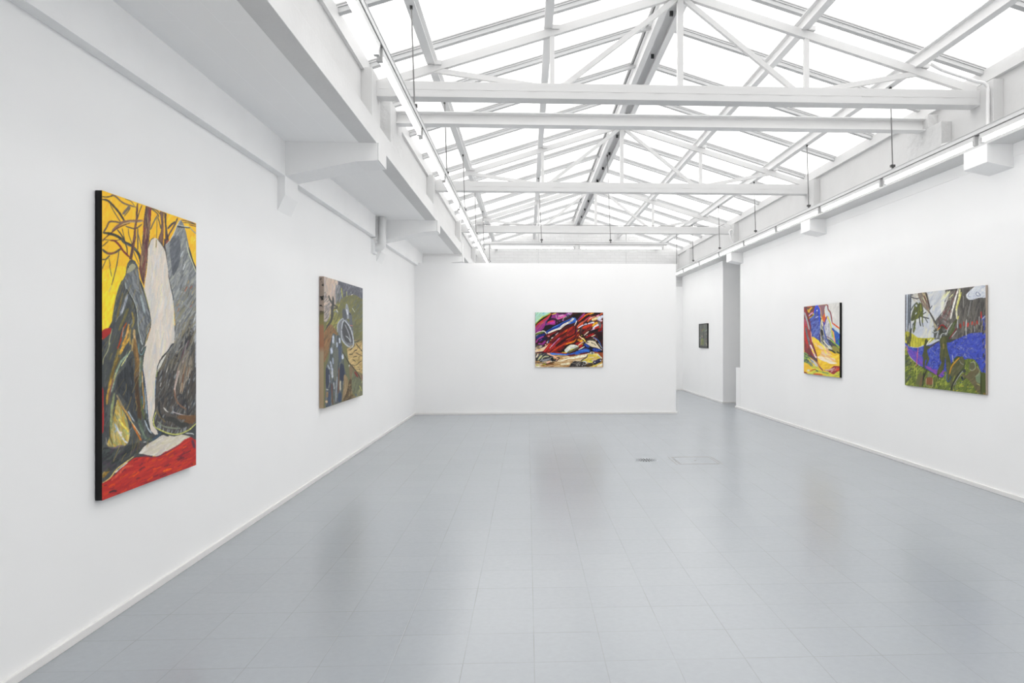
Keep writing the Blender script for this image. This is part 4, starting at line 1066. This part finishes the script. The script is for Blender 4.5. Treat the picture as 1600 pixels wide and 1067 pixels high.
a.lines('''5c5c40 3.2 D60,500 D200,440 D400,340
d8d03c 1.2 D130,430 D240,380
1a181a 2.4 C900,470 C1050,460 C1180,300 C1290,240
241a20 2.0 C1000,470 C1120,360
e85a1c 1.4 C1120,260 C1280,190 D100,190 D330,80
d88a18 1.2 D0,210 D240,160 D340,40
a01c20 3.6 D330,220 D450,190 D540,150
181014 1.2 D460,10 D560,80 D640,170
e4ac2c 4.0 D400,60 D470,100 D540,105
e8a838 2.4 D400,90 D560,120
b07c28 2.0 D400,290 D480,240 D570,215
d8c8b8 1.2 D400,270 D500,190 D600,140
b01c24 3.4 D450,310 D540,260
d8d8cc 1.7 D420,410 D540,350 D640,290
141418 1.6 D420,440 D560,380 D650,310
2858b0 5.4 D300,540 D500,470 D700,430 D800,440
3a70c4 1.8 D500,450 D640,430 D760,460
4a3a78 1.6 D600,380 D720,370
181a24 6 D600,200 D700,290 D860,380 D860,450''')
a.P('18161c', 'D640,180 D700,300 D860,360 D1000,350 D1200,420 D1220,500 D900,470 D800,400 D600,260')
a.P('d2c4a8', 'D650,170 D830,110 D960,110 D1000,160 D1100,300 D1210,420 D1150,410 D1040,350 D860,310 D700,220', 1)
a.P('3a3630', 'D670,130 D720,80 D850,30 D960,60 D1010,110 D960,130 D850,100 D760,170 D690,180'); a.P('d8ccb0', 'D700,130 D780,100 D830,110 D760,160')
a.lines('''e0b898 1.2 D900,10 D980,40 D1020,110
3a6ab8 1.4 D920,0 D1030,60 D1120,160 D1160,260 D1220,370
1e1c1c 2.2 D1010,160 D1080,230 D1150,330 D1190,390
c8b898 1.0 D1080,190 D1130,260 D1200,350
504840 1.0 D860,190 D940,210 D1000,270
403c38 1.2 D840,170 D880,180
e8d84c 2.0 D530,20 D590,60 D650,140
e0b098 1.2 D480,10 D540,50
1f3f9c 5 D900,400 D1040,430 D1160,440
24429c 3.6 D620,220 D700,280 D770,320
1c1c24 2 D1080,480 D1220,470
c85a28 1.4 D960,490 D1100,520 D1230,520''')
for x, y in ((945, 410), (1030, 435), (1100, 440), (770, 320), (625, 230), (690, 270)):
    a.S('c8b070' if x > 900 else '6a88c0', 1.8, 'D%d,%d D%d,%d' % (x, y, x + 3, y)); a.S('18182a', .8, 'D%d,%d D%d,%d' % (x, y, x + 3, y))
a.P('8c4428', 'D1080,520 D1240,530 D1240,700 D1180,660')
p = a.P('c4ae48', 'D730,570 D900,555 D1060,560 D1130,600 D1220,700 D1100,740 D920,800 D860,850 D720,860 D640,800 D500,800 D560,760 D680,690', 1)
a.D(40, p, 'd8c040 c8a878 d8c4bc b8a040 e0d070', 14, 8, 1.8, .85)
a.lines('''283840 1.4 D500,790 D560,740 D680,670 D730,580
b8c8d8 1.4 D1060,570 D1140,640 D1210,700
3c7a50 1.0 D800,540 D900,560
e8d84c 2.0 D760,820 D900,820
50a030 1.0 D820,790 D880,790
b8d4e8 1.4 D540,820 D640,800 D690,870
2a5a98 1.4 D740,870 D880,860
2a2c50 6 D920,840 D1030,810 D1180,740
202434 3.4 D930,900 D1060,860 D1150,800
e0e0e4 1.6 D960,830 D980,840
c8d0e0 1.6 D1150,780 D1170,760
d8c850 2.0 D860,970 D1000,930 D1160,860
c89830 1.6 D1100,900 D1200,850
e0d8c4 3 D1050,960 D1220,900
d8d8d0 1.6 D820,520 D830,500 D940,500
222428 1.8 D860,530 D920,520
3c3020 5 D680,960 D800,920 D900,900''')
a.P('c4c0b8', 'D820,490 D930,490 D950,540 D810,550'); a.P('24282c', 'D850,505 D910,505 D910,535 D850,535')
p = a.P('34302e', 'D110,970 D170,870 D260,790 D340,790 D480,800 D620,830 D670,880 D640,980 D110,985', 1); a.D(50, p, '1c1a1c 5a5652 8c8880 44403e', 40, 5, 1.6, .85, 30)
for x, y in ((380, 950), (540, 945), (590, 900), (650, 905), (260, 800), (340, 760), (450, 920)): a.S('e0dcd4', 1.5, 'D%d,%d D%d,%d' % (x, y, x + 8, y - 5))
# upper right sweep
ur = a.mask('B330,500 B620,130 B1230,130 B1230,640 B700,760 B480,1060 B330,1000 B300,700'); a.D(150, ur, '6a1c1c 8a2420 3c1618 a83a1c 501a20 1a1416', 48, 12, 2, .85, 8)
a.lines('''782c78 2.2 B370,400 B480,290 B620,160
b050a0 .9 B400,370 B500,290 B600,170
1a1416 4.4 B200,260 B340,230 B500,140
1c1416 5.0 B380,440 B600,300 B800,190 B1000,150 B1200,130
c8401c 2.2 B400,430 B560,290 B660,200
d86820 2.0 B600,240 B760,170 B860,140
e0a82c 1.4 B790,200 B860,160 B930,140
b83c50 2.2 B620,400 B760,300 B840,250
e0d8c8 1.4 B720,410 B820,310 B960,265
d8501c 2.2 B700,440 B820,350 B960,280
d0c89c 4.2 B860,380 B1000,320 B1160,260
c8a84c 1.4 B900,400 B1000,370
c4cce0 4.6 B1060,370 B1200,270 B1230,290
c8b8c8 3.0 B1100,400 B1200,400
e080b0 1.6 B1000,260 B1100,200
e86a38 1.8 B1140,190 B1220,150
d8b0d0 1.0 B1040,260 B1080,240
c8481c 4.0 B370,640 B460,540 B600,450
c87060 1.2 B360,600 B500,470 B640,400
d0cce0 2.0 B400,640 B480,590 B580,540
202024 1.4 B580,540 B600,470 B700,460
141416 3.0 B700,450 B720,530
b8bccc 3.2 B600,545 B690,510
d4d8e8 2.8 B730,515 B830,480 B940,455
1c1c20 1.2 B590,570 B760,540 B900,490
383c48 3.0 B760,440 B850,415
404040 2.4 B540,600 B510,680 B490,740
28242c 1.6 B490,740 B480,850
a82c20 4.4 B560,660 B700,590 B880,520
c8481c 1.4 B540,640 B640,600 B760,560
e4a828 3.0 B880,590 B960,500 B1060,460
d8dce8 4.4 B900,660 B1000,590 B1080,520
d8b8d8 1.8 B800,770 B900,700 B960,660
b0241e 3.4 B960,660 B1080,610 B1160,560
c4241e 3 B1170,640 B1190,520
5a5c5c 3.6 B1060,450 B1130,490 B1150,560 B1130,640
40303c 1.0 B960,430 B1080,410 B1160,450
18161a 3.6 B780,790 B960,730 B1110,680
8a1c1c 3.4 B1080,740 B1200,690
2c3c70 1.0 B1060,820 B1220,730
241218 8 B1050,900 B1200,830
1c1418 7 B1080,1000 B1220,960
a01c1e 3 B660,960 B800,890 B940,840
d8c4b0 1.7 B600,890 B680,820 B750,760
d8c8a8 1.4 B850,930 B900,910 B980,870
3a2c88 1.2 B350,770 B380,690
e0c850 1.2 B380,760 B440,690
c8501c 1.2 B360,920 B420,840
101014 4.4 B500,860 B540,900 B520,940
d8b83c 1.4 B510,890 B535,900
e8c4a0 1.4 B430,910 B520,980 B600,1040
201014 2 B40,1040 B200,940 B300,830 B310,720
c8401c 1.4 B0,1040 B160,970 B300,880
e0dcd0 1.4 B280,560 B320,480 B355,400
a83a24 2 B20,900 B80,860''')
for x, y in ((690, 900), (820, 820), (950, 790)): a.S('141014', 4.6, 'B%d,%d B%d,%d' % (x, y, x + 20, y - 10)); a.S('c8c4c4' if x < 700 else '7a2020', 1.2, 'B%d,%d B%d,%d' % (x, y, x + 20, y - 10))
edge3 = mat('grey_primed_canvas_side', (.5, .49, .47), .7)
painting(A3, (.838, 14.23, 1.489), (1, 0, 0), 1.362, 1.095, .03,
         'colourful abstract canvas of machines and red streaks on the free-standing wall', edge3)

# ---- 4: canvas with blue peak and yellow slope
k = 15.243
A4 = Art([(1256.4, 479.6), (1313.0, 473.0), (1313.2, 590.6), (1256.6, 583.0)], 170, 240, dict(A=(1250, 468, k), B=(1250, 528, k)), 4, 'dcb838')
a = A4
p = a.P('c9c7c3', 'A640,110 A970,70 A970,700 A780,560 A720,320 A680,220', 1, False); a.D(60, p, 'cfcdc8 c2c0bc d4d2cc', 70, 12, 3, .6)
a.P('5f4444', 'A95,160 A370,140 A330,330 A220,440 A190,420 A100,240', 1, False); a.P('85626a', 'A420,140 A630,120 A590,240 A600,360 A540,440 A500,300', 1, False)
a.lines('''dca42c 2.4 A190,235 A215,300 A240,240 A300,190
c8582c 1.6 A180,180 A280,170
a03c34 2.0 A370,160 A340,260 A240,340
9a6aa0 2.4 A215,400 A260,350 A320,320
d8b0c0 1.2 A210,400 A260,350 A310,310
74301e 1.6 A230,420 A320,370
74b03c 1.2 A230,480 A290,430 A350,350
203020 1.2 A235,462 A280,435''')
p = a.P('4a58a4', 'A210,490 A340,370 A370,200 A440,190 A480,330 A500,560 A490,760 A505,960 A500,1040 A420,960 A330,890 A280,900 A260,680', 1); a.D(130, p, '5a6cb0 3c4890 7080b8 40407c 5468b4 2c3470', 55, 9, 2, .8, 16)
a.lines('''2a48c8 3.4 A350,340 A380,200 A420,150 A455,200 A475,330 A490,480 A495,620
d0d4e8 1.6 A405,280 A420,250
c8cce0 1.2 A385,435 A440,400
3c2c68 2.4 A480,820 A480,900 A490,1030
d8904c 1.2 A440,145 A490,220 A510,330 A515,440''')
a.P('c85c30', 'A540,430 A600,330 A610,420 A640,420 A600,540 A560,500'); a.P('4a4498', 'A530,490 A600,550 A650,420 A600,640 A590,740 A540,600')
a.P('c4c8c8', 'A635,140 A670,170 A680,260 A720,330 A780,560 A860,640 A970,740 A970,850 A860,780 A780,680 A740,540 A680,400 A620,420 A600,290 A600,200')
a.P('b8c4cc', 'A670,360 A720,320 A790,600 A965,750 A965,830 A800,690 A740,540')
a.P('bcbcc0', 'A655,440 A720,560 A780,700 A810,880 A830,1030 A700,960 A640,880 A590,680 A620,540'); a.D(40, a.mask('A655,440 A720,560 A780,700 A810,880 A830,1030 A700,960 A640,880 A590,680'), 'a8a8ac cfcfd2 989aa0', 75, 10, 2, .7)
a.lines('''7a2c34 1.6 A630,120 A670,150 A685,240 A730,300 A760,420 A780,550
d0481e 2.0 A780,560 A860,620 A955,690
5a3c90 1.8 A655,400 A620,500 A600,600
c8c44c 1.6 A660,430 A720,520 A750,640 A770,780 A800,930
8ab048 3.0 A790,780 A800,900
e09858 2.2 A790,730 A820,850 A860,1050
203c9c 3.0 A780,690 A860,780 A960,850''')
p = a.P('2c50a4', 'A830,740 A970,850 A975,1067 B970,210 B900,160 B870,140 A860,1000', 1); a.D(50, p, '2c5cb0 2a48a0 3a74a8 1f3a88', 60, 9, 2.2, .8)
a.lines('''2f8a6c 1.8 A930,960 A955,1040 B950,60
3c50c0 2.0 A955,850 A965,950''')
p = a.P('9a9a8c', 'A490,260 A540,560 A580,700 A640,900 A680,1040 B760,180 B790,290 B700,280 B600,200 B510,130 A500,960', 1); a.D(70, p, 'c4bfa4 50524e 8c8c80 d0ccb8 3a3c3c', 112, 12, 1.8, .8, 8)
a.P('4a4a48', 'B650,20 B860,130 B940,230 B960,270 B960,380 B880,300 B800,260 B740,180')
a.P('8c863e', 'B790,200 B900,220 B960,300 B960,370 B870,370 B800,300')
a.lines('''3c50a8 2.0 A570,640 A600,800 A640,920 A720,1060 B760,140
2c2c2c 3.4 A520,720 A550,850
4a60b0 1.4 A560,860 A620,980 A680,1067 B740,180
5a3040 1.0 A640,880 A760,950 A850,1050 B950,220
8cc048 1.6 A730,950 A830,1040 B880,160 B955,250
242828 2.4 B690,290 B780,310 B860,375
242828 1.6 B900,330 B960,380
303a44 2.2 B700,100 B760,190
d8d0a8 2.0 A520,480 A560,640
e0dcc8 1.4 B560,60 B680,200 B760,280''')
y = a.P('e0bb36', 'A290,890 A350,900 A440,970 A500,1050 B560,200 B640,290 B700,300 B860,380 B965,400 B965,680 B850,660 B740,730 B600,770 B500,740 B430,600 B400,420 B330,240 B290,60', 1, False)
a.D(170, y, 'e4bd34 dcb030 e8c848 d8a82c', 30, 12, 3, .7); a.D(60, a.mask('B340,140 B500,120 B640,230 B780,420 B880,560 B880,640 B740,600 B440,500 B520,330'), 'dca878 e0a880 e4c8a0 e0d0b0', 330, 10, 2.6, .8)
a.D(16, a.mask('B430,430 B640,480 B890,600 B740,620 B460,500'), 'e8dccc e4d8c4', 350, 10, 2.6, .9)
a.D(22, a.mask('B350,240 B460,230 B430,420'), 'd8a82c dcb030', 20, 8, 3, .8); a.S('e8d838', 1.6, 'A440,970 A500,1060 B560,210 B640,380')
p = a.P('7c3638', 'A95,170 A180,340 A240,560 A270,760 A300,1060 B340,250 B420,450 B430,560 B320,460 B190,420 B110,330 A100,900', 1, False)
a.D(120, p, '8c3c3a a83c34 6a3434 5a3638 943c44', 100, 18, 2, .8, 5)
a.lines('''b83430 3.4 A110,560 A120,800 A160,1000 B180,150
9aa0a4 2.6 A110,310 A150,420 A190,560 A230,720
a84c6c 2.0 A120,480 A150,620
5c6468 2.6 A140,660 A170,820 A210,960 B240,170
70787c 1.8 A200,900 B230,60
d0a088 1.4 A265,760 A290,960 B330,230
e4d0d0 2.6 B250,160 B290,250 B340,370 B400,480
e4c83c 1.6 B290,270 B350,380
5a2c34 1.8 B290,100 B350,260 B410,430
803030 1.6 A110,190 A170,300 A230,500 A265,700''')
p = a.P('7a8a50', 'B100,350 B200,390 B250,480 B330,640 B320,760 B200,620 B100,590', 1); a.D(60, p, '6c9a50 4a5a58 88a84c 3c4a48 a4b050', 330, 7, 1.6, .85)
a.P('dcae34', 'B100,590 B200,620 B310,720 B300,780 B180,820 B100,800'); a.D(30, a.mask('B100,590 B310,720 B180,820'), 'e0b838 d4a830 e4c850', 350, 8, 2.4, .7)
y2 = a.P('d0b840', 'B200,480 B300,600 B420,680 B520,790 B700,810 B780,860 B965,800 B965,950 B560,890 B120,850 B300,760', 1); a.D(60, y2, 'd8c040 b4bc48 e0b838 98b040 c8c858', 355, 10, 2.4, .8)
a.lines('''744058 2.0 B240,440 B330,500 B420,580 B480,690 B560,780
50444c 3.0 B190,420 B300,450 B380,510 B430,590
b8b8bc 3.6 B270,520 B350,590 B430,680
7c8490 1.6 B240,500 B330,580
e09040 1.2 B420,560 B480,680
6c7480 2.2 B200,570 B260,600 B310,670
c8c8c0 2.6 B180,770 B240,770
b8482c 1.4 B250,790 B320,760 B390,745
4c6050 2.2 B390,770 B440,800
c03c24 1.8 B330,860 B430,865 B550,885
702c2c 1.8 B100,810 B170,840
68885c 1.6 B540,820 B700,850''')
p = a.P('8c3434', 'B580,770 B700,755 B760,720 B830,670 B920,680 B965,690 B965,780 B890,820 B820,870 B740,840 B680,800', 1); a.D(30, p, 'a83c30 7c3038 c8a0a0 943438', 20, 8, 1.6, .8)
a.S('c8a8a4', 1.4, 'B600,765 B740,765 B840,720'); a.S('c84824', 2.4, 'B880,780 B960,740'); a.S('a0a83c', 2, 'B930,900 B955,860')
painting(A4, (4.57, 10.80, 1.487), (0, -1, 0), 1.335, 1.09, .036,
         'canvas with a bright blue peak above a yellow slope, black sided, on the right wall', M['black'], 'matte black side of the canvas')

# ---- 5: meadow canvas with silhouettes
k = 11.853
A5 = Art([(1413.6, 459.8), (1539.0, 446.2), (1539.6, 616.6), (1413.4, 602.4)], 250, 250, dict(A=(1405, 440, k), B=(1472, 440, k), C=(1405, 525, k), D=(1472, 530, k), Z=(1405, 435, 5.614)), 5, 'b8bcc2')
a = A5
allm = a.mask('Z40,40 Z780,40 Z780,1040 Z40,1040', False)
p = a.mask('A200,190 A889,140 B300,120 B100,700 A640,1067 A200,1000'); a.D(200, p, 'c2c4c6 b4b8c0 cccabe adb2bc c8c8c4', 60, 16, 3, .7, 15)
a.D(40, a.mask('A200,200 A500,190 A560,520 A300,380'), 'a8a498 b8b0a0 9c988c', 120, 12, 2, .7)
a.D(40, a.mask('A440,550 A640,620 A640,1000 A480,1020'), 'c8c6b0 b8bcc4', 80, 12, 2, .6)
a.P('4e504c', 'A640,760 B0,560 B260,600 B700,600 B820,960 B560,1000 B300,1067 B-40,1067 A640,1067', 1, False); a.P('3c4830', 'C105,700 C889,300 D820,300 D820,1040 D0,960 C889,1000 C100,910', 1, False)
a.D(90, a.mask('A640,760 B100,700 B100,1067 A640,1067'), '8a8c88 3a3c38 b0b2ae 5c5e50', 70, 7, 1.2, .85, 40)
a.P('3c4038', 'Z370,505 Z540,495 Z560,575 Z370,575', 1, False)
dark = a.P('55534f', 'B60,150 B640,80 B820,60 B820,960 B560,940 B300,1067 B150,1067 B120,760 B60,640 B30,420', 1, False)
a.D(330, dark, '5a5854 4a4844 66625c 3c3a3a 706c66', 84, 20, 2.2, .75, 8)
fan = a.mask('A700,760 B0,600 B60,250 B200,180 B260,200 B150,700 A889,900'); a.D(150, fan, '6a645c 58504c 8a8478 7a2c30 403c3a 9c988c', 66, 18, 1.4, .8, 14)
a.D(60, a.mask('A640,720 A889,560 A889,800 A720,800'), '5a5450 4a4444 8a8888', 120, 9, 1.0, .8, 20)
a.D(40, a.mask('A780,300 B120,160 B140,220 B20,560 A780,620'), 'd0d0c4 c4c8cc dadaa8', 60, 16, 1.8, .8, 10)
p = a.P('736a60', 'A350,210 A500,190 A540,340 A560,520 A600,600 A700,800 A700,860 A660,850 A600,640 A540,560 A460,480 A380,340', 1); a.D(60, p, '857c70 5c544e 9c9484 6a4440 c8c08c', 112, 14, 1.2, .8, 6)
a.lines('''352c2c 1.8 A490,200 A530,330 A570,500
4a4844 2.4 A560,560 A640,700 A690,800
3a383c 1.4 A210,270 A270,300 A330,310 A370,300
5a5c60 3.0 A235,230 A240,250
c8c8a0 1.2 A440,290 A490,380
44484c 1.2 A560,520 A610,440
34383c 1.4 A440,600 A500,560
2e3236 1.8 A330,650 A400,640 A470,660 A550,680
3c4044 1.2 A480,670 A530,760''')
p = a.P('4f5434', 'A300,400 A380,380 A440,460 A440,600 A380,660 A300,700 A220,720 A230,600 A270,480', 1); a.D(50, p, '5a602e 3c4234 6c7030 484e3c 7a7c34', 80, 9, 1.6, .8)
a.lines('''7c8234 2.2 A395,420 A405,540
5a6030 2.0 A430,560 A428,680 A430,760
383c34 1.8 A375,640 A380,740 A400,820
2c3034 1.2 A430,760 A445,830
aab0b8 2.6 A315,420 A318,460
b4b8bc 2.4 A345,350 A360,400
c0c4c8 1.6 A300,600 A320,570
484c44 1.6 A210,540 A260,450 A320,380
454a34 2.6 A220,700 A300,640
4c5230 3.0 A300,700 A280,820 A262,940
40443c 1.8 A270,760 A230,860 A215,960
bcc0c4 1.4 A240,800 A225,860
6c703c 1.6 A300,850 A270,900''')
a.lines('''3a3438 1.7 A120,230 A118,600 A116,1067 C120,140
a8b0ba 3.0 A148,230 A146,600 A140,930
2c2a30 1.4 A172,225 A165,600 A160,960
6c747c 1.8 A190,225 A182,500 A175,800
3c4048 2.0 A212,225 A205,500 A190,760
585c64 1.8 A205,640 A200,960''')
p = a.P('b0aa38', 'A120,930 A240,960 A340,1030 A460,1040 A640,1040 C640,60 C560,120 C460,160 C330,210 C200,190 C110,150', 1); a.D(110, p, 'c4bc3c a8a030 d0c850 8a8a34 b4b040', 88, 9, 1.4, .85, 5)
a.D(20, a.mask('A110,900 A220,900 C210,190 C110,150'), '2c3030 4a4a30 888430', 89, 16, 1.4, .85, 3)
blue = a.P('3d4aa6', 'C105,120 C200,200 C340,215 C460,180 C600,150 C740,90 D120,60 D220,20 B440,990 B560,950 B820,960 D810,0 D810,600 D720,600 D640,430 D440,380 D340,320 D240,340 C889,640 C790,770 C640,690 C520,620 C400,560 C300,480 C200,380 C140,250', 1)
a.D(260, blue, '3a48b0 4a5ab4 3038a0 6070b8 2c3480', 75, 6, 1.6, .75, 40); a.D(420, blue, '8a90b0 1c2450 8c8894 20242c 5c6aa8', 60, 3, .9, .75, 60)
a.D(70, a.mask('C140,250 C200,380 C300,480 C430,590 C440,440 C330,300 C200,240') & blue, '6a4aa8 7a48a0 5c4cb0', 320, 7, 2.2, .8)
a.D(50, a.mask('C470,560 C640,700 C790,770 C880,660 C700,620 C540,560') & blue, '7c4ca0 8a4a98 6a48a8', 320, 7, 2.2, .8)
a.D(70, a.mask('B560,760 B820,700 B820,960 D800,150 D600,60 B300,1000') & ~blue, '4a4844 34343a 6a6660 8a8474', 80, 9, 1.6, .8)
p = a.mask('B700,700 B820,600 B820,960 D810,640 D740,600 D740,0'); a.D(60, p, '1e2034 2c3cb0 7a7068 3a48b0 16161c', 80, 7, 1.6, .8)
a.lines('''e0dcd4 2.6 B300,130 B250,300 B210,450 B170,620 B155,690
d8d49c 2.8 B325,130 B310,300 B280,420 B265,520 B270,680
c8c45c 1.6 B350,200 B320,330 B265,500
e0d868 1.8 B300,640 B285,700
d4d0c4 1.4 B270,540 B265,690
b8bcc0 1.2 B285,700 B285,860
dcdca0 1.4 B140,300 B200,235
b44038 2.4 B480,760 B470,840
a83830 2.4 B640,720 B645,790
c84030 1.8 B555,740 B550,800
8a3028 2.8 B330,780 B340,860
a03c34 1.6 B400,740 B400,820
c83c34 1.6 B715,560 B720,680
9c302c 1.2 B600,760 B600,820
b0b0ac 1.6 B450,700 B440,860 B445,1000
8a8a88 1.2 B530,360 B500,500 B470,640
a8a8a4 1.2 B680,640 B680,800
8c8a84 1.4 B390,270 B395,480
9a9a9c 1.2 B590,820 B600,930
a0a4b4 1.8 B790,640 B730,700
7a1e24 1.4 B270,860 B200,960 B130,1060
c0c0bc 1.0 B270,910 B180,1020''')
p = a.P('c0c4ca', 'B440,250 B500,180 B620,80 B720,60 B815,60 B815,290 B700,300 B600,325 B520,345 B460,310', 1); a.D(50, p, 'ccd0d4 a8aec0 b8bcc8 d4d4d0', 30, 7, 1.6, .7, 40)
a.lines('''5c6480 1.0 B640,190 B620,240 B660,270 B700,260 B660,200
7c84a0 1.0 B500,210 B480,270 B520,290
7c84a0 .8 B700,80 B780,90 B740,120''')
# silhouettes
f = a.P('474a2e', 'C480,60 C520,60 C540,130 C500,170 C560,180 C570,220 C520,260 C530,340 C560,420 C540,480 C500,560 C490,520 C510,440 C480,460 C470,600 C450,720 C440,500 C445,400 C425,370 C450,280 C455,180 C470,120', 1); a.D(20, f, '3c4028 50543a', 80, 8, 1.6, .7)
a.S('d8d8d0', 1.3, 'C505,170 C540,110 C600,50'); a.S('4a4030', 2.0, 'C560,210 C640,150 C740,90')
big = a.P('484c2c', 'C790,20 C889,0 D100,-60 B180,800 B260,700 B275,740 B190,900 B110,1030 D90,60 D100,180 D140,320 D170,480 D160,620 D150,780 D90,780 D80,620 D70,400 D60,330 D40,500 D0,560 C860,560 C760,700 C710,720 C710,640 C780,500 C750,400 C760,200 C750,80', 1)
a.D(120, big, '50542e 3c4028 5c5c38 444830', 84, 12, 2.2, .75, 8); a.P('3c3e34', 'A770,820 A830,800 A889,860 B0,860 B20,930 A800,960 A740,980')
a.lines('''b4b8b0 1.2 B190,760 B120,860 B80,960 B20,960 A780,980 A750,1067
58684a 2.2 B230,760 B170,880 B120,960
c08c2c 1.4 A700,900 A760,850
2c4a90 1.0 D85,560 D95,770 D140,760 D155,680
2c50b0 .9 D110,120 D130,260 D160,380
c8c8b8 .9 D190,290 D200,360 D205,420
4a5c2c 2 B150,1000 B230,860
8c1e24 1.6 A720,860 A800,800 A889,880
6a6c70 3.0 A700,960 A740,1040
b8bcc0 1.4 A720,930 A690,1040
7a6c3c 3 C820,140 C820,240''')
gr = a.P('5c6a30', 'C105,230 C140,260 C200,390 C300,490 C430,590 C520,640 C640,700 C700,730 C790,780 C860,700 D20,640 D80,600 D90,790 D160,800 D200,880 D420,500 D420,380 D560,360 D640,440 D720,600 D820,660 D820,1040 D160,960 C800,1000 C100,910', 1)
a.D(420, gr, '6c7a34 4a5230 88943c 3c4030 a0a840 5c6640 7c8438', 55, 6, 1.4, .85, 25)
a.D(90, gr, 'b4b844 a8b03c c0c050', 55, 6, .9, .85, 20); a.D(40, gr & (a.X > 1475), '34408c 2c3a8a 444a7c c0a838', 50, 3, 1.1, .85, 50)
a.D(30, a.mask('C105,300 C200,420 C240,700 C110,900'), '30344c 2c3038 3c4050', 50, 6, 1.2, .8)
a.lines('''c06070 1.2 C350,210 C335,350 C325,480 C318,560
b87858 1.6 C130,180 C160,270
9aa048 1.6 C310,580 C325,700 C320,800
343028 1.6 C510,630 C470,740 C440,850
2c3028 2.6 C460,680 C440,820 C430,930
3c3830 2 C700,700 C740,790
b0b0ac 1.0 C740,780 C755,800''')
a.P('60603e', 'C400,650 C420,720 C430,900 C340,900 C300,920 C330,780 C370,700'); a.P('6c5a40', 'C400,790 C440,740 C400,930 C370,930')
a.P('6c7058', 'C540,690 C590,700 C600,770 C530,770'); a.P('7c5038', 'C500,780 C620,780 C610,900 C500,890')
a.lines('''a89c74 1.0 C500,780 C495,930
b0a480 1.0 C625,790 C620,940
8a8454 1.2 C500,930 C620,945
44502c 1.6 C640,780 C650,950''')
p = a.P('55553a', 'D340,320 D390,330 D415,420 D400,500 D360,560 D320,620 D280,760 D200,900 D160,950 D160,830 D140,780 D190,700 D130,640 D180,500 D260,400', 1); a.D(40, p, '5c5c40 4a4c34 66644a', 60, 9, 2, .75)
a.lines('''b88424 2.0 D320,340 D240,420 D170,520 D140,640
c8952c 1.2 D300,360 D220,450
8c8c80 .9 D320,380 D350,440 D400,470
9a9c98 1.2 D420,560 D340,640 D240,800 D210,850
2c2e24 2.2 D340,600 D260,720 D190,860 D170,950
8a9830 1.0 D240,670 D200,780''')
a.P('3c403c', 'D380,560 D430,550 D440,600 D400,620'); a.P('5a5a44', 'D520,430 D590,430 D610,530 D540,580 D505,550')
p = a.P('605840', 'D360,640 D460,660 D500,600 D600,560 D640,510 D690,570 D700,700 D720,850 D710,1010 D640,960 D580,860 D520,780 D470,730 D380,680', 1); a.D(40, p, '6a6046 52503a 5c5c44', 50, 8, 2, .75)
a.P('6c7c60', 'D620,680 D700,620 D715,800 D640,790'); a.P('4a522c', 'D715,640 D820,680 D815,1035 D715,1020')
a.lines('''94987c 1.2 D525,430 D590,420 D615,520 D560,575 D510,555
94987c .9 D650,510 D690,580 D660,660 D600,690
b0b468 1.0 D640,820 D700,850
22261c .9 D718,600 D718,1010
7c642c 3 D760,1000 D800,1010
1c2030 2.6 D360,690 D380,740
b8a890 1.6 D800,90 D800,160
b0a08c 1.4 D795,400 D800,440''')
a.S('8a7a70', .8, 'B810,60 B815,1067 D808,600')
edge5 = mat('tan_canvas_side', (.42, .35, .28), .7)
painting(A5, (4.57, 7.61, 1.492), (0, -1, 0), 1.51, 1.09, .026,
         'canvas of green silhouettes in a blue and green meadow, nearest on the right wall', edge5, 'unpainted tan side of the canvas')

# ---- 6: small framed dark picture in the far passage
k = 20.53
A6 = Art([(1093.8, 506.4), (1106.9, 505.2), (1106.9, 543.8), (1094.0, 543.2)], 60, 90, dict(A=(1085, 498, k)), 6, '5e605c')
a = A6
allm = a.mask('A170,150 A460,150 A460,950 A170,950', False); a.D(200, allm, '5c5f5c 666864 54564f 6c6c66', 80, 6, 1.2, .7, 20)
a.lines('''6a6a8c 1.2 A205,245 A212,255
8a5a4c .8 A250,400 A290,320
6a8a4c .8 A270,420 A320,330 A345,390
9a9c98 .8 A370,400 A430,350
8c8478 1.6 A400,480 A420,510
9c8a80 1.6 A262,540 A270,590
6c7a4c 2.4 A280,640 A300,740 A290,860
8a8a50 1.2 A260,640 A240,860
8ca0a0 1.0 A190,625 A220,610
7a3034 1.4 A390,665 A405,670
98907c 1.2 A390,780 A420,870
50524e 2.2 A310,420 A320,640
4c4c4c 1.6 A190,900 A440,915''')
painting(A6, (4.57, 18.19, 1.59), (0, -1, 0), .86, .60, .02,
         'small dark grey picture in a thin black frame down the far right passage', M['black'], None, None, M['black'])
